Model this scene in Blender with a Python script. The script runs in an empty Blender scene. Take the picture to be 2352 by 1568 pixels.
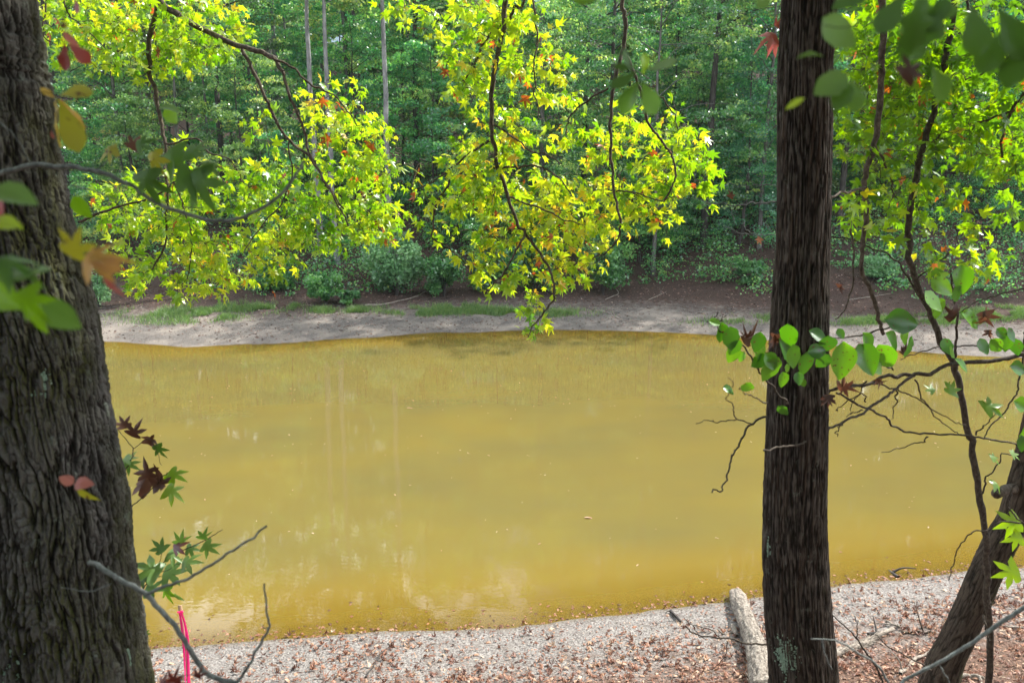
import bpy, math, random
import numpy as np
from mathutils import Vector

SC = bpy.context.scene
R = math.radians
rng = np.random.default_rng(7)
random.seed(7)

# ------------------------------------------------------------------ camera
CAM_H = 4.6
PITCH = R(12.0)
FPX = 1830.0            # focal length in units of a 2352 wide picture
cam_d = bpy.data.cameras.new('camera')
cam = bpy.data.objects.new('camera', cam_d)
SC.collection.objects.link(cam)
cam.location = (0, 0, CAM_H)
cam.rotation_euler = (R(90) - PITCH, 0, 0)
cam_d.sensor_width = 36
cam_d.lens = 36 * FPX / 2352
cam_d.clip_start = 0.05
cam_d.clip_end = 600
cam_d.dof.use_dof = True
cam_d.dof.focus_distance = 9.0
cam_d.dof.aperture_fstop = 3.6
SC.camera = cam

# ------------------------------------------------------------------ light
SUN_EL, SUN_AZ = R(44), R(61)        # azimuth from +Y towards +X
w = bpy.data.worlds.new("World"); SC.world = w; w.use_nodes = True
nt = w.node_tree
sky = nt.nodes.new('ShaderNodeTexSky'); sky.sky_type = 'NISHITA'; sky.sun_disc = False
sky.sun_elevation = SUN_EL; sky.sun_rotation = SUN_AZ
sky.air_density = 1.0; sky.dust_density = 1.5; sky.ozone_density = 1.0
tcw = nt.nodes.new('ShaderNodeTexCoord'); cn = nt.nodes.new('ShaderNodeTexNoise'); cn.inputs['Scale'].default_value = 2.2; cn.inputs['Detail'].default_value = 6
cr_ = nt.nodes.new('ShaderNodeValToRGB'); cr_.color_ramp.elements[0].position = .49; cr_.color_ramp.elements[1].position = .56
cm_ = nt.nodes.new('ShaderNodeMix'); cm_.data_type = 'RGBA'; cm_.inputs[7].default_value = (24, 25, 26, 1)      # bright clouds added to the sky so the water mirrors white sparkles
nt.links.new(tcw.outputs['Generated'], cn.inputs['Vector']); nt.links.new(cn.outputs[0], cr_.inputs[0]); nt.links.new(cr_.outputs[0], cm_.inputs[0]); nt.links.new(sky.outputs[0], cm_.inputs[6])
bg = nt.nodes['Background']; nt.links.new(cm_.outputs[2], bg.inputs[0]); bg.inputs[1].default_value = 0.082
sun_d = bpy.data.lights.new('sun', 'SUN'); sun_d.energy = 5.0; sun_d.angle = R(0.55); sun_d.color = (1, .95, .86)
sun = bpy.data.objects.new('sun', sun_d); SC.collection.objects.link(sun)
sv = Vector((math.sin(SUN_AZ) * math.cos(SUN_EL), math.cos(SUN_AZ) * math.cos(SUN_EL), math.sin(SUN_EL)))
sun.rotation_euler = sv.to_track_quat('Z', 'Y').to_euler()
SC.view_settings.view_transform = 'Standard'
SC.view_settings.look = 'None'
SC.view_settings.exposure = 1.03
SC.view_settings.gamma = 1
SC.cycles.max_bounces = 7
SC.cycles.diffuse_bounces = 3
SC.cycles.glossy_bounces = 3
SC.cycles.transmission_bounces = 4
SC.cycles.transparent_max_bounces = 8
SC.cycles.use_denoising = True
SC.cycles.sample_clamp_indirect = 6

# ------------------------------------------------------------------ picture <-> place
cP, sP = math.cos(PITCH), math.sin(PITCH)
def ray(u, v):
    a = (u - 1176) / FPX; b = -(v - 784) / FPX
    return np.array([a, cP + b * sP, -sP + b * cP])
def at(u, v, Y):
    """place seen at picture point (u,v) standing Y metres ahead of the camera"""
    d = ray(u, v); t = Y / d[1]
    return np.array([0, 0, CAM_H]) + d * t
def pxs(u, v, Y):
    """metres per picture pixel there"""
    return Y / ray(u, v)[1] / FPX
def flat(u, v):
    d = ray(u, v); t = CAM_H / -d[2]
    return d[0] * t, d[1] * t

# ------------------------------------------------------------------ numpy noise
def _h(i, j, k, s):
    n = (i.astype(np.int64) * 374761393 + j.astype(np.int64) * 668265263 + k.astype(np.int64) * 2147483647 + s * 974711) & 0xffffffff
    n = ((n ^ (n >> 13)) * 1274126177) & 0xffffffff
    n = (n ^ (n >> 16)) * 2246822519 & 0xffffffff
    return ((n ^ (n >> 15)) & 0xffffff) / float(0xffffff)
def vn(x, y, z=0.0, s=0):
    x, y, z = np.broadcast_arrays(np.asarray(x, float), np.asarray(y, float), np.asarray(z, float))
    i, j, k = np.floor(x), np.floor(y), np.floor(z)
    fx, fy, fz = x - i, y - j, z - k
    fx, fy, fz = [f * f * (3 - 2 * f) for f in (fx, fy, fz)]
    r = 0
    for a in (0, 1):
        for b in (0, 1):
            for c in (0, 1):
                r = r + _h(i + a, j + b, k + c, s) * (fx if a else 1 - fx) * (fy if b else 1 - fy) * (fz if c else 1 - fz)
    return r
def fbm(x, y, z=0.0, o=4, s=0):
    r, a, t = 0, .5, 0
    for q in range(o):
        r = r + a * vn(x, y, z, s + q); t += a
        x, y, z, a = x * 2.03, y * 2.03, z * 2.03, a * .5
    return r / t

# ------------------------------------------------------------------ terrain
near_px = [(-400, 1520), (340, 1490), (600, 1468), (850, 1446), (1000, 1450), (1100, 1448), (1300, 1425), (1500, 1400), (1690, 1372), (1910, 1348), (2100, 1325), (2250, 1308), (2352, 1298), (2800, 1250)]
far_px = [(-500, 775), (228, 785), (330, 792), (450, 797), (600, 791), (800, 778), (1000, 765), (1250, 759), (1500, 761), (1640, 768), (1900, 796), (2050, 806), (2352, 822), (2700, 840), (3300, 860)]
nx, ny = np.array([flat(*p) for p in near_px]).T
fx_, fy_ = np.array([flat(*p) for p in far_px]).T
def smoothi(x, xs, ys):
    return (np.interp(x - .5, xs, ys) + np.interp(x, xs, ys) + np.interp(x + .5, xs, ys) + np.interp(x - .25, xs, ys) + np.interp(x + .25, xs, ys)) / 5
def y_near(x): return smoothi(x, nx, ny) + .10 * (vn(x * 1.3, 0, 0, 5) - .5) + .05 * (vn(x * 6, 0, 0, 6) - .5)
def y_far(x): return smoothi(x, fx_, fy_) + .25 * (vn(x * .8, 3, 0, 7) - .5) + .1 * (vn(x * 4, 3, 0, 8) - .5)
def terrain(x, y):
    x = np.asarray(x, float); y = np.asarray(y, float)
    sn = y_near(x) - y
    sf = y - y_far(x)
    p = np.maximum(sn, 0); q = np.maximum(sf, 0)
    zn = .10 * p + .040 * np.minimum(p, 9) ** 2 + .25 * np.maximum(p - 9, 0)
    q2 = np.maximum(q - 5.2, 0)
    zf = .095 * q + .0035 * np.minimum(q, 5.2) ** 2 + .19 * np.minimum(q2, 60) * (1 - np.exp(-q2 / 1.2))
    dep = np.minimum(np.maximum(-sn, 0), np.maximum(-sf, 0))
    zw = -.16 * dep - .0
    zw = np.maximum(zw, -1.2)
    z = zn + zf + zw
    land = np.clip(np.maximum(p, q) / .6, 0, 1)
    z = z + land * (.05 * (fbm(x * 1.7, y * 1.7, 0, 3, 11) - .5) + .012 * (vn(x * 11, y * 11, 0, 12) - .5))
    z = z + np.clip(q2 / 4, 0, 1) * (1.0 * (fbm(x * .16, y * .16, 0, 3, 13) - .5) + .3 * (fbm(x * .7, y * .7, 0, 2, 14) - .5))
    return z
def gz(x, y): return float(terrain(np.array([x]), np.array([y]))[0])
def hit(u, v, lo=4, hi=90):
    """ground point seen at picture point"""
    d = ray(u, v); ts = np.linspace(lo, hi, 1600) / d[1]
    pts = np.array([0, 0, CAM_H]) + ts[:, None] * d
    g = terrain(pts[:, 0], pts[:, 1])
    k = np.argmax(pts[:, 2] < g)
    if k == 0: k = len(ts) - 1
    p = pts[k].copy(); p[2] = g[k]
    return p

# ------------------------------------------------------------------ object helpers
COL = SC.collection
def mesh_obj(name, V, F, mat, parent=None, attrs=None, smooth=True, fattr=None):
    """V (n,3); F list of int arrays, each (m,k)"""
    V = np.ascontiguousarray(V, dtype=np.float32)
    me = bpy.data.meshes.new(name)
    if isinstance(F, np.ndarray): F = [F]
    F = [f for f in F if len(f)]
    loops = np.concatenate([f.ravel() for f in F]).astype(np.int32)
    sizes = np.concatenate([np.full(len(f), f.shape[1]) for f in F]).astype(np.int32)
    starts = np.concatenate([[0], np.cumsum(sizes)[:-1]]).astype(np.int32)
    me.vertices.add(len(V)); me.vertices.foreach_set('co', V.ravel())
    me.loops.add(len(loops)); me.loops.foreach_set('vertex_index', loops)
    me.polygons.add(len(sizes)); me.polygons.foreach_set('loop_start', starts); me.polygons.foreach_set('loop_total', sizes)
    me.update(calc_edges=True)
    if smooth: me.polygons.foreach_set('use_smooth', np.ones(len(sizes), dtype=bool))
    for k, a in (attrs or {}).items():
        at_ = me.attributes.new(k, 'FLOAT', 'POINT'); at_.data.foreach_set('value', np.asarray(a, dtype=np.float32))
    me.materials.append(mat)
    o = bpy.data.objects.new(name, me); COL.objects.link(o)
    if parent is not None: o.parent = parent
    return o
def tag(o, label=None, cat=None, group=None, kind=None):
    if label: o['label'] = label
    if cat: o['category'] = cat
    if group: o['group'] = group
    if kind: o['kind'] = kind
    return o
def thing(name, loc, label, cat, group=None):
    o = bpy.data.objects.new(name, None); COL.objects.link(o); o.location = loc; o.empty_display_size = .2
    return tag(o, label, cat, group)
def copy_thing(root, loc, rz=0, sc=1.0, label=None):
    r = root.copy(); COL.objects.link(r); r.location = loc; r.rotation_euler = (0, 0, rz); r.scale = (sc, sc, sc)
    if label: r['label'] = label
    for ch in list(root.children):
        c = ch.copy(); COL.objects.link(c); c.parent = r
    return r

class Geo:
    def __init__(s): s.V = []; s.Q = []; s.T = []; s.A = []; s.n = 0
    def add(s, V, Q=None, T=None, a=0.0):
        V = np.asarray(V, float)
        s.V.append(V); s.A.append(np.broadcast_to(np.asarray(a, float), (len(V),)))
        if Q is not None and len(Q): s.Q.append(np.asarray(Q) + s.n)
        if T is not None and len(T): s.T.append(np.asarray(T) + s.n)
        s.n += len(V)
    def build(s, name, mat, parent=None, origin=None, smooth=True, attr='tint'):
        V = np.concatenate(s.V)
        if origin is not None: V = V - np.asarray(origin)
        F = []
        if s.Q: F.append(np.concatenate(s.Q))
        if s.T: F.append(np.concatenate(s.T))
        return mesh_obj(name, V, F, mat, parent, {attr: np.concatenate(s.A)}, smooth)
    def tube(s, P, r, k=6, a=0.0):
        P = np.asarray(P, float)[None]; r = np.asarray(r, float)[None]
        s.tubes(P, r, k, a)
    def tubes(s, P, r, k=5, a=0.0):
        """P (M,N,3), r (M,N)"""
        M, N, _ = P.shape
        t = np.gradient(P, axis=1); t /= np.linalg.norm(t, axis=2, keepdims=True) + 1e-9
        mean = P[:, -1] - P[:, 0]; mean /= np.linalg.norm(mean, axis=1, keepdims=True) + 1e-9
        ref = np.where(np.abs(mean[:, 2:3]) > .8, np.array([[0.2, 1., 0]]), np.array([[0.05, 0.1, 1.]]))[:, None, :]
        n1 = np.cross(t, np.broadcast_to(ref, t.shape)); n1 /= np.linalg.norm(n1, axis=2, keepdims=True) + 1e-9
        n2 = np.cross(t, n1)
        th = np.arange(k) * 2 * np.pi / k
        V = P[:, :, None] + r[:, :, None, None] * (np.cos(th)[None, None, :, None] * n1[:, :, None] + np.sin(th)[None, None, :, None] * n2[:, :, None])
        idx = np.arange(M * N * k).reshape(M, N, k)
        A = idx[:, :-1]; B = idx[:, 1:]
        Q = np.stack([A, np.roll(A, -1, 2), np.roll(B, -1, 2), B], -1).reshape(-1, 4)
        if np.ndim(a) == 1: a = np.repeat(a, N * k)
        s.add(V.reshape(-1, 3), Q, a=a)

def smooth_path(P, n=None, rough=0, seed=0):
    """Catmull-Rom through control points (any columns)"""
    P = np.asarray(P, float)
    if len(P) < 3:
        m = n or 8
        t = np.linspace(0, 1, m)[:, None]; return P[0] * (1 - t) + P[-1] * t
    E = np.vstack([2 * P[0] - P[1], P, 2 * P[-1] - P[-2]])
    per = max(2, (n // (len(P) - 1)) if n else 6)
    out = []
    for i in range(len(P) - 1):
        t = np.linspace(0, 1, per, endpoint=False)[:, None]
        a, b, c, d = E[i], E[i + 1], E[i + 2], E[i + 3]
        out.append(.5 * (2 * b + (c - a) * t + (2 * a - 5 * b + 4 * c - d) * t ** 2 + (3 * b - a - 3 * c + d) * t ** 3))
    out.append(P[-1:])
    out = np.vstack(out)
    if rough:
        g = np.random.default_rng(seed)
        j = g.normal(size=(len(out), 3)) * rough
        j[1:-1] = (j[:-2] + j[1:-1] + j[2:]) / 3; j[0] = j[-1] = 0
        out[:, :3] += j
    return out

# ------------------------------------------------------------------ materials
def new_mat(name):
    m = bpy.data.materials.new(name); m.use_nodes = True
    nt = m.node_tree; nt.nodes.clear()
    out = nt.nodes.new('ShaderNodeOutputMaterial')
    return m, nt, out
class N:
    """tiny node helper"""
    def __init__(s, nt): s.nt = nt
    def n(s, t, **kw):
        x = s.nt.nodes.new('ShaderNode' + t)
        for k, v in kw.items():
            if k == 'ins':
                for i, val in v.items():
                    if hasattr(val, 'is_linked') or isinstance(val, bpy.types.NodeSocket): s.nt.links.new(val, x.inputs[i])
                    else: x.inputs[i].default_value = val
            else: setattr(x, k, v)
        return x
    def ramp(s, fac, stops, interp='LINEAR'):
        r = s.n('ValToRGB', ins={0: fac}); e = r.color_ramp.elements; r.color_ramp.interpolation = interp
        while len(e) < len(stops): e.new(.5)
        for el, (p, c) in zip(e, stops): el.position = p; el.color = (*c, 1) if len(c) == 3 else c
        return r.outputs[0]
    def mix(s, f, a, b, mode='MIX'):
        m = s.n('Mix', data_type='RGBA', blend_type=mode)
        for i, val in ((0, f), (6, a), (7, b)):
            if isinstance(val, bpy.types.NodeSocket): s.nt.links.new(val, m.inputs[i])
            else: m.inputs[i].default_value = (*val, 1) if isinstance(val, tuple) and len(val) == 3 else val
        return m.outputs[2]
    def math(s, op, a, b=0.0, clamp=False):
        m = s.n('Math', operation=op, use_clamp=clamp)
        for i, val in ((0, a), (1, b)):
            if isinstance(val, bpy.types.NodeSocket): s.nt.links.new(val, m.inputs[i])
            else: m.inputs[i].default_value = val
        return m.outputs[0]
    def noise(s, scale, detail=3, rough=.55, vec=None, dist=0.0):
        x = s.n('TexNoise'); x.inputs['Scale'].default_value = scale; x.inputs['Detail'].default_value = detail
        x.inputs['Roughness'].default_value = rough; x.inputs['Distortion'].default_value = dist
        if vec is not None: s.nt.links.new(vec, x.inputs['Vector'])
        return x.outputs[0]
    def attr(s, name): return s.n('Attribute', attribute_name=name).outputs['Fac']
    def scaled(s, sc, src='Object'):
        tc = s.n('TexCoord'); m = s.n('Mapping'); s.nt.links.new(tc.outputs[src], m.inputs[0]); m.inputs['Scale'].default_value = sc
        return m.outputs[0]

def leaf_mat(name, stops, trans=.45, tcol=1.4, gloss=.05, rough=.4, per_object=0.0, spots=False):
    m, nt, out = new_mat(name); g = N(nt)
    c = g.ramp(g.attr('tint'), stops)
    if per_object:
        oi = g.n('ObjectInfo').outputs['Random']
        hsv = g.n('HueSaturation', ins={4: c})
        nt.links.new(g.math('ADD', .5 - per_object * .12, g.math('MULTIPLY', oi, per_object * .24)), hsv.inputs[0])
        oi2 = g.math('FRACT', g.math('MULTIPLY', oi, 17.3))
        nt.links.new(g.math('ADD', 1 - per_object * .55, g.math('MULTIPLY', oi2, per_object * 1.1)), hsv.inputs[2])
        c = hsv.outputs[0]
    if spots:
        sp = g.noise(60, 2, .5, g.scaled((1, 1, 1)))
        c = g.mix(g.ramp(sp, [(.66, (0, 0, 0)), (.69, (1, 1, 1))]), c, (.09, .045, .015))
    bright = g.n('HueSaturation', ins={4: c}); bright.inputs[2].default_value = tcol; bright.inputs[1].default_value = 1.08; bright.inputs[0].default_value = .492
    d = g.n('BsdfDiffuse', ins={0: c}); t = g.n('BsdfTranslucent', ins={0: bright.outputs[0]})
    mx = g.n('MixShader', ins={0: trans, 1: d.outputs[0], 2: t.outputs[0]})
    gl = g.n('BsdfGlossy', ins={0: (.9, .95, 1, 1), 1: rough})
    mx2 = g.n('MixShader', ins={0: gloss, 1: mx.outputs[0], 2: gl.outputs[0]})
    nt.links.new(mx2.outputs[0], out.inputs[0])
    return m

def bark_mat(name, dark, mid, light, sx=(40, 40, 8), bump=.5, bdist=.01, lichen=None, rough=.9, big=4.0):
    m, nt, out = new_mat(name); g = N(nt)
    v = g.scaled(sx)
    n1 = g.noise(1.0, 5, .65, v, .3)
    n2 = g.noise(big, 3, .6, g.scaled((1, 1, .6)))
    c = g.ramp(n1, [(.32, dark), (.5, mid), (.72, light)])
    c = g.mix(g.math('MULTIPLY', n2, .55), c, g.mix(.5, c, dark))
    if lichen:
        ln = g.noise(11, 5, .7, g.scaled((1, 1, .7)))
        lm = g.ramp(ln, [(.62, (0, 0, 0)), (.67, (1, 1, 1))])
        c = g.mix(g.math('MULTIPLY', lm, .55), c, lichen)
    p = g.n('BsdfPrincipled', ins={'Base Color': c, 'Roughness': rough, 'Specular IOR Level': .25})
    b = g.n('Bump', ins={'Strength': bump, 'Distance': bdist, 'Height': n1})
    nt.links.new(b.outputs[0], p.inputs['Normal'])
    nt.links.new(p.outputs[0], out.inputs[0])
    return m

M = {}
M['forest'] = leaf_mat('forest_leaf', [(0, (.04, .15, .05)), (.45, (.11, .31, .09)), (.8, (.28, .50, .13)), (1, (.52, .62, .16))], .52, 1.6, .065, .35, .6)
M['forest_yellow'] = leaf_mat('forest_leaf_yellowish', [(0, (.10, .22, .07)), (.5, (.25, .42, .11)), (.85, (.42, .52, .12)), (1, (.55, .48, .10))], .5, 1.4, .09, .35, .25)
M['bush'] = leaf_mat('bush_leaf', [(0, (.03, .11, .04)), (.5, (.08, .25, .07)), (1, (.20, .42, .11))], .45, 1.3, .06, .32)
M['bush_pale'] = leaf_mat('bush_leaf_pale', [(0, (.08, .20, .09)), (.5, (.18, .38, .16)), (1, (.33, .55, .25))], .45, 1.2, .05, .35)
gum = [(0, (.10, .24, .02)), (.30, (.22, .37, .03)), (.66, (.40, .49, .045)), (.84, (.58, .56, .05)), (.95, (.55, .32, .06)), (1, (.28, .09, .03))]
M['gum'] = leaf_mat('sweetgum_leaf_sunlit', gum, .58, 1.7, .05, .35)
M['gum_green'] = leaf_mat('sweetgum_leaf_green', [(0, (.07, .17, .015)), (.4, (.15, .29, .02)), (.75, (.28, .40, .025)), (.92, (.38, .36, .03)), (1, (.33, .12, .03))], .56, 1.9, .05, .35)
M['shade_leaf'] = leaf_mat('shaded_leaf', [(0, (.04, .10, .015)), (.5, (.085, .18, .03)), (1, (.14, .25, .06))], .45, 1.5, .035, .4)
M['dogwood'] = leaf_mat('dogwood_leaf', [(0, (.035, .12, .012)), (.5, (.075, .23, .018)), (1, (.15, .34, .03))], .48, 1.4, .05, .35, 0, True)
M['red_leaf'] = leaf_mat('red_leaf', [(0, (.10, .02, .012)), (.5, (.28, .05, .03)), (1, (.45, .16, .12))], .4, 1.3, .06, .4)
M['brown_leaf'] = leaf_mat('dry_brown_leaf', [(0, (.05, .022, .014)), (.5, (.13, .055, .03)), (1, (.28, .14, .07))], .3, 1.3, .04, .5)
M['yellow_leaf'] = leaf_mat('yellow_spotted_leaf', [(0, (.16, .20, .02)), (.5, (.36, .33, .04)), (1, (.5, .25, .06))], .5, 1.4, .05, .4, 0, True)
M['litter'] = leaf_mat('litter_leaf', [(0, (.05, .025, .018)), (.3, (.16, .07, .045)), (.6, (.30, .145, .09)), (.85, (.45, .29, .19)), (1, (.62, .50, .38))], .15, 1.2, .03, .5)
M['litter_far'] = leaf_mat('litter_leaf_far', [(0, (.03, .02, .018)), (.4, (.10, .055, .042)), (.7, (.20, .12, .09)), (1, (.45, .36, .30))], .1, 1.1, .02, .5)
M['grass'] = leaf_mat('grass_blade', [(0, (.06, .13, .03)), (.6, (.12, .24, .05)), (1, (.25, .34, .10))], .4, 1.3, .04, .4)
M['twig'] = bark_mat('twig_bark', (.025, .02, .016), (.06, .048, .038), (.13, .11, .09), (60, 60, 40), .4, .002)
M['limb'] = bark_mat('limb_bark', (.03, .025, .02), (.085, .068, .052), (.19, .16, .125), (50, 50, 30), .6, .004)
M['grey_twig'] = bark_mat('grey_twig_bark', (.07, .08, .08), (.16, .17, .165), (.30, .34, .33), (60, 60, 40), .5, .002)
M['pale_bark'] = bark_mat('pale_bark', (.10, .105, .11), (.21, .215, .22), (.34, .345, .35), (8, 8, 3), .3, .02)
M['dark_bark'] = bark_mat('dark_bark', (.022, .02, .019), (.055, .05, .047), (.12, .11, .105), (12, 12, 3), .5, .02)
M['grey_bark'] = bark_mat('grey_bark', (.05, .05, .05), (.13, .125, .12), (.24, .235, .23), (12, 12, 3), .5, .02)
M['dead_wood'] = bark_mat('dead_wood', (.09, .075, .06), (.27, .235, .20), (.46, .41, .36), (30, 30, 30), .7, .01)

# ------------------------------------------------------------------ ground
def axis(segs):
    out = []
    for a, b, st in segs: out.append(np.arange(a, b, st))
    return np.unique(np.round(np.concatenate(out), 4))
gx = axis([(-95, -26, 2.5), (-26, -8, .4), (-8, 9, .11), (9, 26, .4), (26, 98, 2.5)])
gy = axis([(-30, 4, .7), (4, 10, .06), (10, 18, .5), (18, 27, .13), (27, 45, .5), (45, 121, 2.5)])
X, Y = np.meshgrid(gx, gy); Z = terrain(X, Y)
sn = y_near(X) - Y; sf = Y - y_far(X)
idx = np.arange(X.size).reshape(X.shape)
F = np.stack([idx[:-1, :-1], idx[:-1, 1:], idx[1:, 1:], idx[1:, :-1]], -1).reshape(-1, 4)
m, nt, out = new_mat('ground_soil'); g = N(nt)
n_f = g.noise(45, 6, .7); n_m = g.noise(6, 5, .65); n_l = g.noise(.9, 4, .6); n_s = g.noise(160, 3, .7)
vec_obj = g.scaled((1, 1, 1)); nt_l = nt.links
for nn in nt.nodes:
    if nn.type == 'TEX_NOISE': nt_l.new(vec_obj, nn.inputs['Vector'])
a_n = g.attr('near'); a_f = g.attr('far')
sand = g.ramp(n_f, [(.36, (.045, .038, .036)), (.46, (.17, .155, .147)), (.58, (.31, .29, .275)), (.8, (.48, .455, .43))])
sand = g.mix(g.math('MULTIPLY', g.ramp(n_m, [(.45, (0, 0, 0)), (.62, (1, 1, 1))]), .5), sand, (.15, .132, .12))
nsoil = g.ramp(n_f, [(.3, (.03, .023, .02)), (.5, (.12, .075, .055)), (.7, (.28, .17, .13))])
kk = g.math('ADD', g.math('MULTIPLY', a_n, .55), g.math('MULTIPLY', g.math('SUBTRACT', n_m, .5), 1.6))
near_c = g.mix(g.ramp(kk, [(.45, (0, 0, 0)), (1.0, (1, 1, 1))]), sand, nsoil)
mud = g.ramp(n_f, [(.34, (.03, .026, .024)), (.46, (.095, .084, .077)), (.58, (.165, .15, .137)), (.78, (.32, .295, .27))])
mud = g.mix(g.math('MULTIPLY', g.ramp(n_l, [(.45, (0, 0, 0)), (.65, (1, 1, 1))]), .55), mud, (.30, .26, .22))
fsoil = g.ramp(n_f, [(.3, (.025, .017, .014)), (.5, (.055, .036, .03)), (.66, (.12, .08, .066)), (.8, (.24, .17, .14))])
k2 = g.math('ADD', g.math('MULTIPLY', a_f, .25), g.math('MULTIPLY', g.math('SUBTRACT', n_m, .5), 1.2))
far_c = g.mix(g.ramp(k2, [(.55, (0, 0, 0)), (.95, (1, 1, 1))]), mud, fsoil)
isfar = g.ramp(a_f, [(0, (0, 0, 0)), (.01, (1, 1, 1))])
c = g.mix(isfar, near_c, far_c)
wet = g.ramp(g.math('ADD', g.math('MAXIMUM', a_n, a_f), g.math('MULTIPLY', n_m, .12)), [(.04, (1, 1, 1)), (.17, (0, 0, 0))])
c = g.mix(g.math('MULTIPLY', wet, .6), c, (.10, .075, .04))
p = g.n('BsdfPrincipled', ins={'Base Color': c, 'Roughness': .93, 'Specular IOR Level': .2})
b1 = g.n('Bump', ins={'Strength': .8, 'Distance': .02, 'Height': n_f})
b2 = g.n('Bump', ins={'Strength': .5, 'Distance': .05, 'Height': n_m, 'Normal': b1.outputs[0]})
nt.links.new(b2.outputs[0], p.inputs['Normal']); nt.links.new(p.outputs[0], out.inputs[0])
go = mesh_obj('ground', np.stack([X, Y, Z], -1).reshape(-1, 3), F, m, None, {'near': np.maximum(sn, 0).ravel(), 'far': np.maximum(sf, 0).ravel()})
tag(go, 'leaf strewn sandy near bank, pond bed and rising wooded far bank', 'ground', kind='structure')

# ------------------------------------------------------------------ water
wx = axis([(-60, -20, 2), (-20, 20, .25), (20, 62, 2)]); wy = axis([(4.5, 11, .08), (11, 17, .5), (17, 27, .12), (27, 31, .5)])
WX, WY = np.meshgrid(wx, wy)
dep = np.maximum(-terrain(WX, WY), -.05)
idx = np.arange(WX.size).reshape(WX.shape)
F = np.stack([idx[:-1, :-1], idx[:-1, 1:], idx[1:, 1:], idx[1:, :-1]], -1).reshape(-1, 4)
m, nt, out = new_mat('muddy_water'); g = N(nt)
dp = g.attr('depth')
n1 = g.noise(1.0, 3, .5, g.scaled((.35, .6, 1)))
n2 = g.noise(1.0, 2, .5, g.scaled((9, 16, 1)))
n3 = g.noise(1.0, 3, .6, g.scaled((1.2, 3.2, 1)), .4)
c = g.mix(g.ramp(n1, [(.3, (0, 0, 0)), (.7, (1, 1, 1))]), (.158, .120, .030), (.130, .104, .034))  # soft olive patches painted into the water colour, standing in for reflections
c = g.mix(g.ramp(dp, [(0, (1, 1, 1)), (.28, (0, 0, 0))]), c, (.20, .125, .014))
p = g.n('BsdfPrincipled', ins={'Base Color': c, 'Roughness': .01, 'IOR': 1.45, 'Specular IOR Level': .5})
bb = g.n('Bump', ins={'Strength': .12, 'Distance': .006, 'Height': n3})
bb2 = g.n('Bump', ins={'Strength': .22, 'Distance': .002, 'Height': n2, 'Normal': bb.outputs[0]})
nt.links.new(bb2.outputs[0], p.inputs['Normal'])
tr = g.n('BsdfTransparent', ins={0: (.95, .85, .5, 1)})
al = g.ramp(dp, [(0, (.30,) * 3), (.05, (.72,) * 3), (.14, (.97,) * 3), (.2, (1,) * 3)])
mx = g.n('MixShader', ins={0: al, 1: tr.outputs[0], 2: p.outputs[0]})
nt.links.new(mx.outputs[0], out.inputs[0])
wo = mesh_obj('water', np.stack([WX, WY, np.zeros_like(WX)], -1).reshape(-1, 3), F, m, None, {'depth': dep.ravel()})
tag(wo, 'still muddy ochre pond water between the two banks', 'water', kind='structure')

# ------------------------------------------------------------------ leaf shapes
def star_leaf(curl=.2, seed=0, lobes=5):
    """five lobed star leaf, base at origin, tip +y, about 1 long"""
    g_ = np.random.default_rng(seed)
    c = np.array([0, .30])
    tips = [(-115, .47), (-58, .66), (0, .72), (58, .66), (115, .47)]
    pts = [(0, .02)]
    notch = .21
    seq = []
    for i, (a, L) in enumerate(tips):
        a = a + g_.normal() * 4; L = L * (1 + g_.normal() * .06)
        wdt = 13
        r1 = notch * 1.75
        seq.append((a - wdt * 1.35, r1)); seq.append((a, L)); seq.append((a + wdt * 1.35, r1))
        if i < 4:
            mid = (tips[i][0] + tips[i + 1][0]) / 2
            seq.append((mid, notch))
    o = [(0., .04)]
    for a, r in seq:
        o.append((c[0] + r * math.sin(R(a)), c[1] + r * math.cos(R(a))))
    o = np.array(o)
    r = np.hypot(o[:, 0], o[:, 1] - .3)
    z = -curl * r ** 2 * 1.3 + g_.normal(size=len(o)) * .02 - .10 * (np.abs(o[:, 0]) < .05) * 0
    V = np.column_stack([o, z]); V = np.vstack([V, [c[0], c[1], .03]])
    n = len(o)
    T = np.array([(i, (i + 1) % n, n) for i in range(n)])
    return V, T
def blade_leaf(prof, fold=.25, curl=.2, nr=9, wave=.03, seed=0):
    g_ = np.random.default_rng(seed)
    t = np.linspace(0, 1, nr); wd = np.array([prof(x) for x in t])
    zc = -curl * t ** 2 + curl * .3 * t
    rows = []
    for k, s in enumerate((-1, -.5, 0, .5, 1)):
        x = s * wd * (1 + (abs(s) == 1) * g_.normal(size=nr) * wave)
        z = zc + fold * abs(s) * wd + (abs(s) == 1) * g_.normal(size=nr) * wave * .5
        rows.append(np.column_stack([x, t, z]))
    V = np.stack(rows, 1).reshape(-1, 3)
    i = np.arange(nr * 5).reshape(nr, 5)
    Q = np.stack([i[:-1, :-1], i[:-1, 1:], i[1:, 1:], i[1:, :-1]], -1).reshape(-1, 4)
    return V, Q
oval_p = lambda t: .40 * math.sin(math.pi * min(1, t ** .85)) ** .75 * (1 - .25 * t) + .002
obov_p = lambda t: .26 * math.sin(math.pi * min(1, t ** 1.7)) ** .7 + .006
lance_p = lambda t: .16 * math.sin(math.pi * t) ** .8 + .003
def oak_p(t): return (.05 + .20 * math.sin(math.pi * min(1, t ** 1.3)) ** .8) * (1 + .28 * math.sin(t * 17)) * (1 if t < .97 else .3)
STARS = [star_leaf(c_, s_) for s_, c_ in enumerate((.15, .3, .5, .05, .4, .7))]
OVALS = [blade_leaf(oval_p, f_, c_, 9, .04, s_) for s_, (f_, c_) in enumerate(((.15, .15), (.3, .25), (.1, -.15), (.35, .1)))]
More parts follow.
